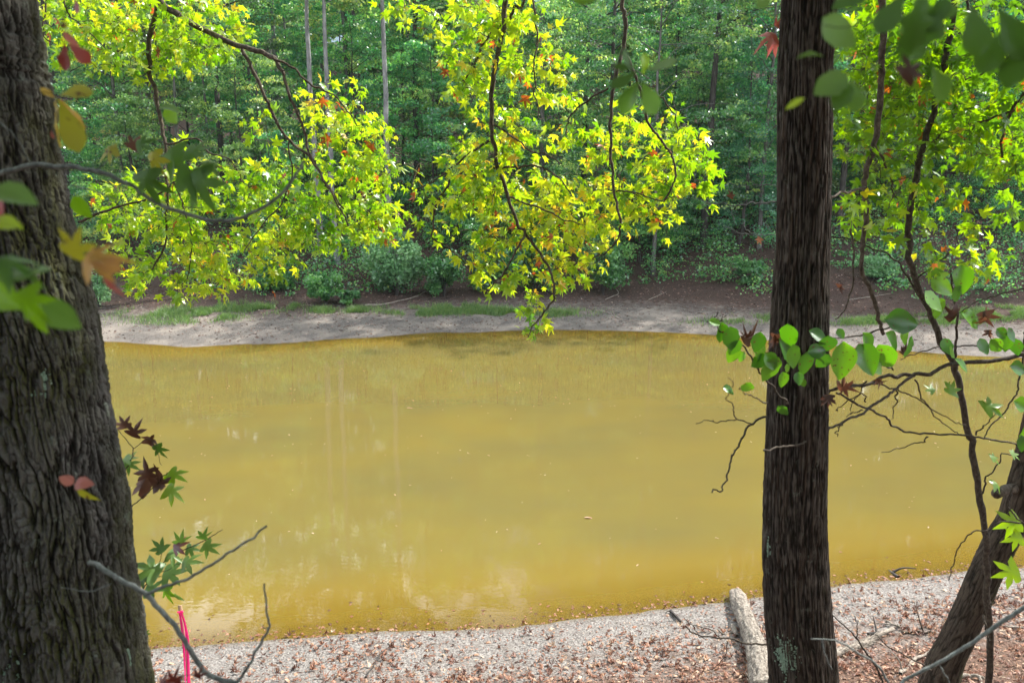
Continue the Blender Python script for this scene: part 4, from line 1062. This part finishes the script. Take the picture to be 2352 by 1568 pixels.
for i, (x, y, L, ang) in enumerate(dw):
    u, v = Z6(x, y); Yd = np.interp(x, [200, 1000, 1500, 2350], [3.45, 3.55, 4.1, 4.5]) + g_.uniform(-.06, .06)
    s_ = pxs(u, v, Yd); Lm = L / 3 * s_ * 1.38; a = R(-(ang) + g_.normal() * 14)
    td = np.array([math.cos(a), g_.normal() * .25, math.sin(a)]); nr = np.array([g_.normal() * .4, -.85, .4 + g_.normal() * .35])
    c = at(u, v, Yd) - norm(td) * Lm * .5
    put_leaves(q, OVALS, [c], [td], [nr], Lm, float(g_.uniform(0, 1)), g_)
q.build('dogwood_leaves', M['dogwood'], sap, origin=o0)['label'] = 'broad oval bright green leaves, some with brown spots'
q = Geo()
for (x, y, L, ang) in [(470, 770, 130, 10), (640, 800, 140, 90), (690, 790, 90, -10), (1135, 1110, 140, 0), (1010, 1210, 110, 80), (1080, 430, 80, 70), (1900, 615, 150, 10), (2095, 650, 150, 10), (1550, 870, 90, 0), (1360, 1080, 80, 60), (2110, 750, 80, 80)]:
    u, v = Z6(x, y); Yd = 3.6 if x < 1200 else 4.3; s_ = pxs(u, v, Yd)
    for k in range(2):
        a = R(-ang + g_.normal() * 30); td = np.array([math.cos(a), g_.normal() * .5, math.sin(a)])
        put_leaves(q, CUR_STARS, [at(u, v, Yd) - norm(td) * L / 6 * s_], [td], [g_.normal(size=3)], L / 3 * s_ * .9, float(g_.uniform(.1, .8)), g_)
q.build('withered_leaves', M['brown_leaf'], sap, origin=o0, smooth=False)['label'] = 'curled dry brown leaves'
q = Geo()
for (x, y, L) in [(1740, 1145, 90), (1840, 1165, 130), (2070, 1260, 170), (1825, 1105, 50)]:
    u, v = Z6(x, y); s_ = pxs(u, v, 4.6)
    td = np.array([g_.normal() * .8, .2, .3]); put_leaves(q, STARS, [at(u, v, 4.6)], [td], [[.2, -.6, .7]], L / 3 * s_, .2, g_)
for (x, y, L) in [(2095, 35, 90), (2110, 215, 110), (2230, 10, 90)]:
    u, v = Z8(x, y); s_ = pxs(u, v, 4.6)
    put_leaves(q, STARS, [at(u, v, 4.6)], [[.6, .2, -.1]], [[.2, -.6, .7]], L / 3 * s_, .3, g_)
for (x, y, L, a) in [(2310, 460, 190, 200), (2300, 800, 200, 210), (2320, 570, 150, 240)]:
    u, v = Z8(x, y); s_ = pxs(u, v, 3.9)
    put_leaves(q, STARS, [at(u, v, 3.9)], [[-.9, .1, -.3]], [[.2, -.8, .5]], L / 3 * s_, .5, g_)
q.build('small_star_leaves', M['gum_green'], sap, origin=o0)

# ------------------------------------------------------------------ sprigs: drawn stems and drawn leaves
def sprig(name, stems, leaves, Y, label, cat='twig', wood='twig', seed=0, stemname='stem'):
    """stems: (w0,w1,[(u,v)..]); leaves: (shape set, mat, u, v, length px, angle deg (0 right, 90 up), tint, tilt)"""
    g_ = np.random.default_rng(seed); sg = Geo(); lm = {}
    first = None
    for w0, w1, pts in stems:
        P = smooth_path([at(*p[:2], Y + (p[2] if len(p) > 2 else 0)) for p in pts], 8 * len(pts), .0012 * Y, seed)
        s_ = pxs(*pts[0][:2], Y)
        if first is None: first = P[0].copy()
        sg.tube(P, np.linspace(w0, w1, len(P)) * s_ / 2, 8)
    for (sh, mt, u, v, L, ang, tn, tilt) in leaves:
        s_ = pxs(u, v, Y); a = R(ang); yo = g_.normal() * .015 * Y
        td = np.array([math.cos(a), .15 * g_.normal(), math.sin(a)])
        nr = norm(np.array([math.sin(tilt) * math.sin(a), -math.cos(tilt), math.sin(tilt) * abs(math.cos(a)) + .15]))
        base = at(u, v, Y + yo)
        q = lm.setdefault(mt, Geo())
        put_leaves(q, sh, [base], [td], [nr], L * s_, tn, g_)
        # short petiole
    r = thing(name, first, label, cat)
    sg.build(stemname, M[wood], r, origin=first)
    nm = {'red_leaf': 'red_leaves', 'yellow_leaf': 'yellow_leaves', 'brown_leaf': 'brown_leaves'}
    for mt, q in lm.items(): q.build(nm.get(mt, 'leaves'), M[mt], r, origin=first)
    return r
# red leaf sprig, top left
sprig('leafy_twig', [(2.5, 1.5, [(190, -90), (165, -10), (143, 60), (150, 100)])],
      [(OBOVS, 'red_leaf', 150, 98, 66, -105, .2, .2), (OBOVS, 'red_leaf', 155, 100, 60, -42, .45, .9), (LANCES, 'red_leaf', 142, 72, 52, -45, 1.0, .6), (STARS, 'red_leaf', 145, 65, 20, 90, .0, .3), (OBOVS, 'red_leaf', 170, -8, 40, -80, .4, .5)],
      1.5, 'twig with dark red and pink leaves hanging at the top beside the big left trunk', wood='twig', seed=1)
sprig('leafy_twig', [(2.5, 1.5, [(60, 205), (100, 212), (136, 225)])],
      [(OBOVS, 'yellow_leaf', 138, 220, 72, 12, .35, .5), (OBOVS, 'yellow_leaf', 134, 228, 118, -78, .25, .1), (OBOVS, 'yellow_leaf', 138, 228, 112, -60, .8, .8), (OBOVS, 'yellow_leaf', 130, 226, 110, -95, .6, 1.1), (OBOVS, 'yellow_leaf', 130, 226, 40, 150, .7, .9), (OBOVS, 'red_leaf', 118, 300, 18, -90, .9, .3)],
      1.45, 'twig with long spotted yellow leaves fanned beside the upper big left trunk', seed=2)
# sweeping grey twig across the left bough
gum_d = [(STARS, 'shade_leaf', 385, 340, 100, -50, .3, .3), (STARS, 'shade_leaf', 330, 385, 95, -80, .2, .2), (STARS, 'shade_leaf', 440, 390, 110, -60, .3, .3), (STARS, 'shade_leaf', 400, 400, 100, -20, .45, .5), (STARS, 'yellow_leaf', 345, 345, 70, -70, .3, .6), (STARS, 'yellow_leaf', 270, 335, 60, -150, .3, .6),
         (OVALS, 'shade_leaf', 365, 248, 50, -5, .9, 1.1), (OVALS, 'gum_green', 378, 250, 45, -50, .3, .4), (STARS, 'shade_leaf', 460, 375, 60, 0, .9, .8), (STARS, 'shade_leaf', 310, 340, 55, 30, .2, .8), (STARS, 'brown_leaf', 300, 345, 45, 60, .4, .9), (OVALS, 'gum_green', 170, 450, 60, -60, .2, .5), (STARS, 'shade_leaf', 420, 350, 80, 10, .5, .9)]
sprig('leafy_twig', [(13, 6, [(-120, 420), (0, 400), (75, 380), (150, 383), (215, 392), (290, 420), (350, 460), (420, 490), (490, 508), (560, 498), (630, 460), (680, 400), (700, 370)]),
                     (3, 1.5, [(215, 392), (250, 370), (300, 350), (345, 335)]), (3.5, 2, [(170, 425), (215, 440), (265, 455), (268, 440), (250, 410)]), (2.5, 1.5, [(0, 280), (40, 320), (75, 380)])],
      gum_d, 2.0, 'sagging grey twig with dull green lobed leaves crossing the big left trunk and left bough', wood='grey_twig', seed=3)
# green and orange leaves at the left edge
sprig('leafy_twig', [(3, 2, [(-80, 640), (-20, 622), (60, 620), (110, 605), (155, 595)]), (2.5, 1.5, [(-60, 560), (0, 590), (40, 605)]), (2, 1.5, [(100, 565), (130, 578), (155, 592)])],
      [(STARS, 'shade_leaf', -30, 590, 130, -10, .6, 1.1), (OVALS, 'gum_green', -40, 640, 120, -35, .3, .2), (OVALS, 'shade_leaf', 0, 635, 130, 2, .9, 1.25), (STARS, 'gum_green', 45, 660, 100, -60, .35, .3), (OVALS, 'shade_leaf', 100, 690, 100, -48, .7, .8), (OVALS, 'gum_green', 85, 690, 80, -80, .3, .5),
       (STARS, 'yellow_leaf', 165, 595, 95, 60, .4, .3), (STARS, 'yellow_leaf', 180, 600, 115, 15, .85, .6), (OBOVS, 'yellow_leaf', 200, 600, 80, -10, .95, .6), (LANCES, 'red_leaf', 235, 615, 90, -80, .85, .5), (OVALS, 'shade_leaf', -20, 440, 100, -10, .8, .9), (OVALS, 'red_leaf', -10, 450, 60, -70, .5, .3), (OVALS, 'gum_green', -20, 510, 70, -10, .7, .9)],
      1.0, 'blurred close twig with green leaves and one curled orange leaf at the left edge', seed=4)
# small red and white leaf
sprig('leafy_twig', [(1.2, .8, [(135, 1060), (150, 1085), (172, 1112)])],
      [(OVALS, 'red_leaf', 172, 1112, 46, 8, .8, .7), (LANCES, 'yellow_leaf', 172, 1112, 72, -60, .3, .5), (OVALS, 'red_leaf', 170, 1110, 36, 150, 1, .7)],
      1.5, 'tiny twig with salmon and yellow leaves against the lower big left trunk', seed=5)
# star leaf shoots beside the left trunk
sprig('leafy_shoot', [(3, 1.5, [(270, 1110), (295, 1070), (305, 1030), (270, 985)]), (3, 2, [(255, 1220), (295, 1172), (320, 1148), (345, 1125), (375, 1095), (385, 1085)]), (2, 1, [(305, 1030), (345, 1010), (372, 1068)])],
      [(CUR_STARS, 'brown_leaf', 290, 985, 40, 120, .4, .5), (CUR_STARS, 'brown_leaf', 300, 1005, 45, 60, .2, .5), (CUR_STARS, 'brown_leaf', 340, 1020, 38, 60, .3, .5), (STARS, 'shade_leaf', 355, 1020, 44, -60, .2, .7), (STARS, 'gum_green', 280, 1055, 45, 10, .3, 1.0), (STARS, 'shade_leaf', 285, 1060, 40, -30, .7, .9),
       (CUR_STARS, 'brown_leaf', 345, 1120, 70, 160, .5, .4), (CUR_STARS, 'brown_leaf', 350, 1118, 60, 20, .3, .5), (CUR_STARS, 'brown_leaf', 340, 1100, 50, 90, .2, .5), (STARS, 'gum_green', 385, 1082, 50, -25, .35, .9), (STARS, 'gum_green', 378, 1120, 52, -30, .45, 1.0), (OVALS, 'gum_green', 385, 1085, 38, -80, .4, .4)],
      3.2, 'shoot with crumpled brown and fresh green leaves halfway up beside the big left trunk', seed=6)
sprig('leafy_shoot', [(3.5, 1.5, [(300, 1400), (330, 1350), (365, 1305), (390, 1275), (440, 1255), (475, 1238), (512, 1216)]), (1.5, 1, [(365, 1305), (372, 1270), (368, 1262)]), (1.5, 1, [(365, 1315), (400, 1300), (415, 1292)])],
      [(STARS, 'shade_leaf', 378, 1268, 42, 130, .2, .7), (STARS, 'red_leaf', 395, 1262, 44, 30, .1, 1.0), (STARS, 'shade_leaf', 382, 1270, 44, -20, .8, 1.1), (STARS, 'shade_leaf', 410, 1252, 40, 60, .7, .9), (STARS, 'shade_leaf', 425, 1258, 38, -10, .3, .9), (STARS, 'shade_leaf', 462, 1240, 34, 60, .4, 1.0), (STARS, 'shade_leaf', 466, 1246, 46, -40, .9, .9),
       (STARS, 'shade_leaf', 415, 1292, 52, 10, .9, .9), (STARS, 'shade_leaf', 370, 1318, 75, 150, .8, .9), (STARS, 'shade_leaf', 370, 1320, 70, 10, .6, .9), (STARS, 'gum_green', 380, 1340, 50, -80, .1, .5), (STARS, 'shade_leaf', 318, 1330, 45, 20, .2, .8), (STARS, 'shade_leaf', 330, 1352, 55, 0, .3, .9), (LANCES, 'shade_leaf', 400, 1360, 34, -60, 1, .6), (STARS, 'gum_green', 328, 1455, 20, 0, .3, .6)],
      3.3, 'shoot with dull grey-green star leaves low beside the big left trunk, above the stake', seed=7)
# dead grey branch bottom left
sprig('dead_branch', [(12, 12, [(205, 1288), (240, 1308), (285, 1335), (330, 1362), (365, 1395), (400, 1435), (430, 1480), (460, 1530), (500, 1560), (545, 1572), (600, 1640)]),
                      (8, 5, [(335, 1365), (380, 1345), (430, 1328), (480, 1300), (530, 1265), (575, 1238), (612, 1208)]),
                      (8, 4, [(540, 1572), (570, 1530), (595, 1480), (618, 1440), (612, 1400), (607, 1340)]), (3, 1.5, [(255, 1340), (225, 1352), (190, 1358), (140, 1348)]), (2.5, 1.5, [(618, 1443), (606, 1440), (600, 1434)])],
      [], 1.9, 'bare lichen-grey dead branch forking in front of the big left trunk at the lower left', cat='branch', wood='grey_twig', seed=8, stemname='limb')
sprig('leafy_twig', [(2, 1.5, [(330, 1640), (400, 1560), (480, 1545)])], [(CUR_STARS, 'red_leaf', 395, 1572, 40, 70, .1, .2), (CUR_STARS, 'red_leaf', 385, 1575, 38, 150, .15, .3), (CUR_STARS, 'red_leaf', 450, 1560, 30, 60, .0, .5), (CUR_STARS, 'red_leaf', 400, 1572, 32, 10, .05, .4)],
      1.7, 'dark maroon leaf twig at the bottom edge in front of the pink-ribboned stake', seed=9)
# blurred oak leaves near the camera
sprig('leafy_twig', [(3, 1.5, [(1425, -80), (1440, 20), (1420, 110), (1425, 150), (1460, 170), (1475, 190)]), (2, 1, [(1425, 60), (1380, 95), (1330, 100), (1275, 80)])],
      [(OBOVS, 'shade_leaf', 1475, 160, 80, 8, .8, .9), (OBOVS, 'shade_leaf', 1462, 165, 70, 215, .25, .5), (OBOVS, 'shade_leaf', 1470, 185, 85, 238, .3, .3), (OBOVS, 'shade_leaf', 1475, 185, 85, -66, .35, .5), (OBOVS, 'shade_leaf', 1465, 150, 60, 190, .4, .8), (OBOVS, 'gum_green', 1475, 175, 50, 80, .5, .5), (OBOVS, 'shade_leaf', 1455, 170, 60, 120, .2, .9),
       (OBOVS, 'gum_green', 1400, -30, 95, 200, .1, .3)],
      1.25, 'blurred twig with dull dark green paddle-shaped leaves hanging in front of the central bough', seed=10)
sprig('leafy_twig', [(5, 2, [(2430, 60), (2352, 20), (2250, -10), (2200, -40)]), (3, 1.5, [(2200, -40), (2100, -50), (2040, -30), (2000, 20), (1960, 60), (1900, 60), (1830, 30), (1800, 25)]), (3, 1.5, [(2040, -30), (2080, 60), (2060, 110), (1980, 120), (1900, 140), (1840, 160), (1800, 210)]), (3, 1.5, [(1980, 120), (1985, 180), (2000, 260)])],
      [(OVALS, 'shade_leaf', 1890, 40, 105, -38, .9, .3), (OVALS, 'shade_leaf', 1945, 170, 90, 215, .85, .4), (OVALS, 'shade_leaf', 1950, 190, 70, 250, .3, .6), (OBOVS, 'shade_leaf', 1955, 180, 80, -80, .6, .4), (OVALS, 'shade_leaf', 1890, 130, 60, 175, .8, 1.2), (OBOVS, 'shade_leaf', 2140, 150, 90, -60, .6, .3),
       (OAKS, 'shade_leaf', 2200, 20, 130, 200, .5, .3), (OAKS, 'shade_leaf', 2180, 0, 150, 235, .2, .3), (OBOVS, 'shade_leaf', 2230, 10, 120, 280, .3, .3), (OBOVS, 'shade_leaf', 2290, 20, 130, 300, .15, .4), (OAKS, 'shade_leaf', 2120, -10, 120, 260, .35, .4), (OBOVS, 'shade_leaf', 2080, -20, 110, 240, .2, .4), (OBOVS, 'shade_leaf', 2320, 60, 120, 240, .2, .3), (OVALS, 'shade_leaf', 2000, -20, 90, 200, .1, .7),
       (OBOVS, 'shade_leaf', 2352, 90, 110, 260, .1, .4), (CUR_STARS, 'brown_leaf', 2070, 180, 70, 40, .15, .4), (OVALS, 'shade_leaf', 1740, 20, 50, 60, .8, .6), (LANCES, 'gum_green', 1850, 225, 50, 205, .7, .5)],
      1.15, 'blurred close twig with large dull green leaves across the upper right corner', seed=11)
# bare twigs left of the cedar and by its foot
tw = [(3.5, 1.5, [Z3(p[0], p[1]) for p in [(680, 1390), (580, 1395), (480, 1400), (380, 1415), (280, 1405), (170, 1395), (80, 1350)]]),
      (2.5, 1.2, [Z3(p[0], p[1]) for p in [(670, 1300), (600, 1270), (480, 1280), (380, 1275), (290, 1262)]]), (2, 1, [Z3(605, 1270), Z3(630, 1220), Z3(650, 1190)]), (2, 1, [Z3(350, 1410), Z3(340, 1480), Z3(360, 1540)]), (2, 1, [Z3(500, 1280), Z3(470, 1240), Z3(440, 1210)]),
      (2.5, 1.2, [Z3(690, 590), Z3(620, 520), Z3(540, 410), Z3(480, 320), Z3(470, 230)]), (2, 1, [Z3(680, 1015), Z3(620, 1005), Z3(560, 980)]),
      (2.5, 1.2, [Z6(660, 60), Z6(560, 60), Z6(480, 55), Z6(400, 45), Z6(280, 0)]), (2, 1, [Z6(480, 55), Z6(430, 10), Z6(420, -30)]), (2, 1, [Z6(620, 45), Z6(590, 10), Z6(560, -40)])]
r = sprig('dead_twigs', tw, [(CUR_STARS, 'brown_leaf', 1676, 455, 22, 60, .5, .5), (CUR_STARS, 'brown_leaf', 1748, 545, 20, 240, .7, .5), (CUR_STARS, 'red_leaf', 1790, 80, 55, 190, .9, .6), (CUR_STARS, 'red_leaf', 1792, 92, 45, 220, .8, .6), (CUR_STARS, 'red_leaf', 1792, 75, 40, 130, .8, .6)], 4.0,
      'thin bare greyish twigs reaching left from the upper cedar trunk, with a rusty leaf clump', cat='twig', wood='grey_twig', seed=12)
tw = [(5, 3, [Z8(600, 1305), Z8(450, 1300), Z8(300, 1262), Z8(100, 1240), Z8(20, 1180)]), (3, 1.2, [Z8(260, 1270), Z8(180, 1200), Z8(60, 1170), Z8(0, 1110)]), (2.5, 1, [Z8(300, 1280), Z8(290, 1370), Z8(230, 1450), Z8(130, 1500)]), (2.5, 1, [Z8(70, 1180), Z8(110, 1250), Z8(160, 1265)])]
sprig('dead_twigs', tw, [], 5.6, 'dark bare twigs reaching left from the foot of the cedar trunk over the leaf litter', cat='twig', seed=13)
# bottom right dead stems
tw = [(11, 7, [(2460, 1345), Z8(2330, 1050), Z8(2150, 1170), Z8(1980, 1280), Z8(1800, 1400), Z8(1600, 1500), Z8(1450, 1590), Z8(1300, 1700)]), (6, 3, [Z8(1400, 1560), Z8(1330, 1450), Z8(1220, 1380), Z8(1100, 1300), Z8(1010, 1275), Z8(870, 1268)]), (4, 2, [Z8(955, 1275), Z8(970, 1380), Z8(1020, 1475)]), (4, 2, [Z8(1750, 1440), Z8(1790, 1520), Z8(1850, 1620)])]
sprig('dead_branch', tw, [], 2.3, 'blurred grey-green dead branch slanting across the bottom right corner', cat='branch', wood='grey_twig', seed=14, stemname='limb')
tw = [(5, 2.5, [Z8(1370, 1620), Z8(1330, 1480), Z8(1260, 1380), Z8(1200, 1290), Z8(1120, 1200), Z8(1010, 1095)]), (3, 1.5, [Z8(1185, 1270), Z8(1185, 1190), Z8(1170, 1110)]), (4, 2, [Z8(1690, 1480), Z8(1560, 1400), Z8(1430, 1340), Z8(1310, 1240)])]
sprig('dead_twigs', tw, [], 4.4, 'upright bare brown twigs between the cedar trunk and the leaning trunk', cat='twig', seed=15)
tw = [(5, 3, [(2352 + 30, 1040 + -20), Z8(2280, 180), Z8(2210, 330), Z8(2250, 420), Z8(2330, 490)]), (4, 2.5, [Z8(2330, 480), Z8(2160, 470), Z8(2090, 520), Z8(1960, 550), Z8(1880, 640), Z8(1840, 760), Z8(1810, 870)])]
sprig('dead_twigs', tw, [], 3.4, 'drooping bare grey twig hooked over in front of the leaning trunk', cat='twig', wood='twig', seed=16)

# ------------------------------------------------------------------ stake with ribbon
sp_ = at(413, 1390, 5.6); b0 = np.array([sp_[0] + .03, sp_[1], gz(sp_[0], sp_[1]) - .1])
st = thing('survey_stake', b0, 'thin wooden stake with bright pink ribbon at the lower left by the water', 'stake')
m, nt, out = new_mat('stake_wood'); g = N(nt)
c = g.ramp(g.noise(1, 4, .6, g.scaled((60, 60, 4))), [(.3, (.20, .12, .07)), (.7, (.42, .29, .18))])
p = g.n('BsdfPrincipled', ins={'Base Color': c, 'Roughness': .8}); nt.links.new(p.outputs[0], out.inputs[0]); M['stake'] = m
m, nt, out = new_mat('pink_ribbon'); g = N(nt)
d = g.n('BsdfDiffuse', ins={0: (.85, .02, .22, 1)}); t = g.n('BsdfTranslucent', ins={0: (1, .05, .32, 1)}); mx = g.n('MixShader', ins={0: .45, 1: d.outputs[0], 2: t.outputs[0]})
gl = g.n('BsdfGlossy', ins={0: (1, .8, .9, 1), 1: .3}); m2 = g.n('MixShader', ins={0: .06, 1: mx.outputs[0], 2: gl.outputs[0]}); nt.links.new(m2.outputs[0], out.inputs[0]); M['ribbon'] = m
def box_beam(a, b, wx_, wy_):
    a = np.array(a); b = np.array(b); V = []
    bev = .3
    for p in (a, b):
        for sx, sy in ((-1, -bev), (-bev, -1), (bev, -1), (1, -bev), (1, bev), (bev, 1), (-bev, 1), (-1, bev)): V.append(p + [sx * wx_ / 2, sy * wy_ / 2, 0])
    Q = [(i, (i + 1) % 8, 8 + (i + 1) % 8, 8 + i) for i in range(8)]
    V.append(b + [0, 0, .004]); T = [(8 + i, 8 + (i + 1) % 8, 16) for i in range(8)]
    return V, Q, T
q = Geo(); V, Q, T = box_beam(b0, sp_, .032, .014); q.add(V, Q, T); q.build('stake_post', M['stake'], st, origin=b0)
q = Geo()
k0 = at(414, 1405, 5.56)
q.tube([k0 + [math.cos(a) * .019, math.sin(a) * .011, .004 * math.sin(2 * a)] for a in np.linspace(0, 6.2, 14)], np.full(14, .006), 6)
q.tube([k0 + [.0, -.014, -.008], k0 + [.006, -.022, 0], k0 + [.012, -.016, .01]], [.007, .009, .005], 8)
q.build('ribbon_knot', M['ribbon'], st, origin=b0)
for k, (pts, wd) in enumerate((([(417, 1404), (426, 1440), (431, 1500), (433, 1568), (430, 1620)], .03), ([(413, 1406), (419, 1450), (424, 1520), (427, 1600)], .028), ([(415, 1404), (424, 1430), (433, 1470), (434, 1520), (436, 1585)], .024))):
    P = smooth_path([at(u, v, 5.55 - .012 * k) for u, v in pts], 24); n = len(P)
    tw_ = np.linspace(0, 1.4 + k, n); sd = np.column_stack([np.cos(tw_ * .8), np.sin(tw_ * .8) * .8, np.zeros(n)]) * wd / 2
    sd *= np.linspace(.45, 1, n)[:, None]
    f2 = np.column_stack([np.zeros(n), -np.abs(np.sin(np.linspace(0, 9, n))) * .006 - .002, np.zeros(n)])
    V = np.stack([P - sd, P + f2, P + sd], 1).reshape(-1, 3); i = np.arange(n * 3).reshape(n, 3)
    Q = np.stack([i[:-1, :-1], i[:-1, 1:], i[1:, 1:], i[1:, :-1]], -1).reshape(-1, 4)
    q = Geo(); q.add(V, Q); q.build('ribbon_tail', M['ribbon'], st, origin=b0)

# ------------------------------------------------------------------ log and driftwood
def disp_log(TH, S, CR):
    n = fbm(np.cos(TH) * CR * 14, np.sin(TH) * CR * 14, S * 3, 3, 201) - .5
    f = fbm(np.cos(TH) * CR * 40, np.sin(TH) * CR * 40, S * 6, 2, 205) - .5
    return .055 * n + .03 * f
def log(name, A, B, r0, r1, mat, label, cat, nrow=150, nseg=70, bend=.03):
    A = np.array(A, float); B = np.array(B, float); L = np.linalg.norm(B - A); d = (B - A) / L
    n1 = norm(np.cross(d, [0, 0, 1])); n2 = np.cross(n1, d)
    t = np.linspace(0, 1, nrow); th = np.linspace(0, 2 * np.pi, nseg, endpoint=False)
    TH, TT = np.meshgrid(th, t); CR = r0 * (1 - TT) + r1 * TT
    RR = CR + disp_log(TH, TT * L, CR) * (r0 / .12)
    c = A[None] * (1 - t[:, None]) + B[None] * t[:, None] + n1 * bend * np.sin(t * 5)[:, None]
    V = c[:, None] + RR[..., None] * (np.cos(TH)[..., None] * n1 + np.sin(TH)[..., None] * n2)
    idx = np.arange(nrow * nseg).reshape(nrow, nseg)
    Q = np.stack([idx[:-1], np.roll(idx[:-1], -1, 1), np.roll(idx[1:], -1, 1), idx[1:]], -1).reshape(-1, 4)
    V = V.reshape(-1, 3)
    g_ = np.random.default_rng(3)
    V = np.vstack([V, c[0] - d * .02, c[-1] + d * .03]); n0 = nrow * nseg
    T = [((i + 1) % nseg, i, n0) for i in range(nseg)] + [(idx[-1, i], idx[-1, (i + 1) % nseg], n0 + 1) for i in range(nseg)]
    q = Geo(); q.add(V, Q, T)
    # peeling splinters
    for i in range(160):
        j = g_.integers(5, nrow - 20); a = g_.integers(nseg); b = V[j * nseg + a]; o_ = norm(b - c[j])
        if o_[2] < -.1: continue
        P = [b, b + d * .03 + o_ * .004, b + d * g_.uniform(.05, .12) + o_ * g_.uniform(.006, .02)]
        q.tube(P, [.005, .004, .001], 4)
    o = q.build(name, M[mat], origin=A); o.location = A
    return tag(o, label, cat)
M['log'] = bark_mat('peeling_log', (.06, .048, .038), (.24, .21, .18), (.46, .42, .37), (34, 34, 34), .9, .012)
pb = hit(1752, 1600); pe = at(1712, 1332, 8.0)
log('fallen_log', (pb[0], pb[1], pb[2] + .045), (pe[0] - .03, 8.05, .02), .10, .082, 'log', 'pale weathered log with its tip in the water just left of the cedar trunk', 'log')
a_, b_ = hit(*Z8(1010, 1400)), hit(*Z8(1440, 1230)); log('driftwood', a_ + [0, 0, .03], b_ + [0, 0, .03], .045, .022, 'dead_wood', 'pale splintered piece of driftwood right of the foot of the cedar trunk', 'driftwood', 80, 24, .02)
near_sticks = [([Z8(1395, 820), Z8(1465, 860)], .022, .018, 'dark_bark', 'short dark stick poking out of the water at the near shore'),
               ([Z8(1380, 1165), Z8(1460, 1205), Z8(1480, 1215)], .012, .008, 'dead_wood', 'small stick in the litter beyond the driftwood'),
               ([Z8(1490, 1235), Z8(1580, 1240), Z8(1700, 1240)], .016, .010, 'limb', 'brown stick lying level in the litter left of the leaning trunk'),
               ([Z8(1480, 1530), Z8(1560, 1440), Z8(1680, 1370)], .018, .012, 'dead_wood', 'pale forked stick against the foot of the leaning trunk'),
               ([Z8(1860, 1560), Z8(1960, 1545), Z8(2040, 1560)], .02, .016, 'dead_wood', 'pale stick at the bottom edge right of the leaning trunk'),
               ([Z8(340, 1200), Z8(370, 1260)], .035, .02, 'dead_wood', 'short pale wood chunk just left of the log'),
               ([Z8(1260, 1260), Z8(1420, 1235)], .02, .012, 'dark_bark', 'dark stick across the tip of the driftwood'),
               ([Z8(2200, 1200), Z8(2320, 1215)], .014, .012, 'dead_wood', 'thin pale stick in the litter right of the leaning trunk'),
               ([(1540, 1410), (1565, 1432)], .02, .012, 'dark_bark', 'small dark stub at the waterline left of the log'),
               ([(840, 1560), (870, 1520), (905, 1478)], .008, .004, 'dark_bark', 'thin dark twig on the near bank at the bottom centre')]
for i, (pts, a, b, mt, lab) in enumerate(near_sticks): stick('fallen_stick', pts, a, b, mt, lab, twigs=1, seed=120 + i, lift=.02)

# ------------------------------------------------------------------ air
bm_v = np.array([[x, y, z] for x in (-110, 110) for y in (-45, 135) for z in (-4, 60)], float)
m, nt, out = new_mat('haze'); g = N(nt)
pv = g.n('VolumePrincipled'); pv.inputs['Color'].default_value = (.80, .93, 1, 1); pv.inputs['Density'].default_value = .0003; pv.inputs['Anisotropy'].default_value = .0
nt.links.new(pv.outputs[0], out.inputs['Volume'])
hz = mesh_obj('haze', bm_v, np.array([[0, 1, 3, 2], [4, 6, 7, 5], [0, 4, 5, 1], [2, 3, 7, 6], [0, 2, 6, 4], [1, 5, 7, 3]]), m, smooth=False)
tag(hz, 'faint bluish air between the near bank and the far wood', 'haze', kind='stuff')
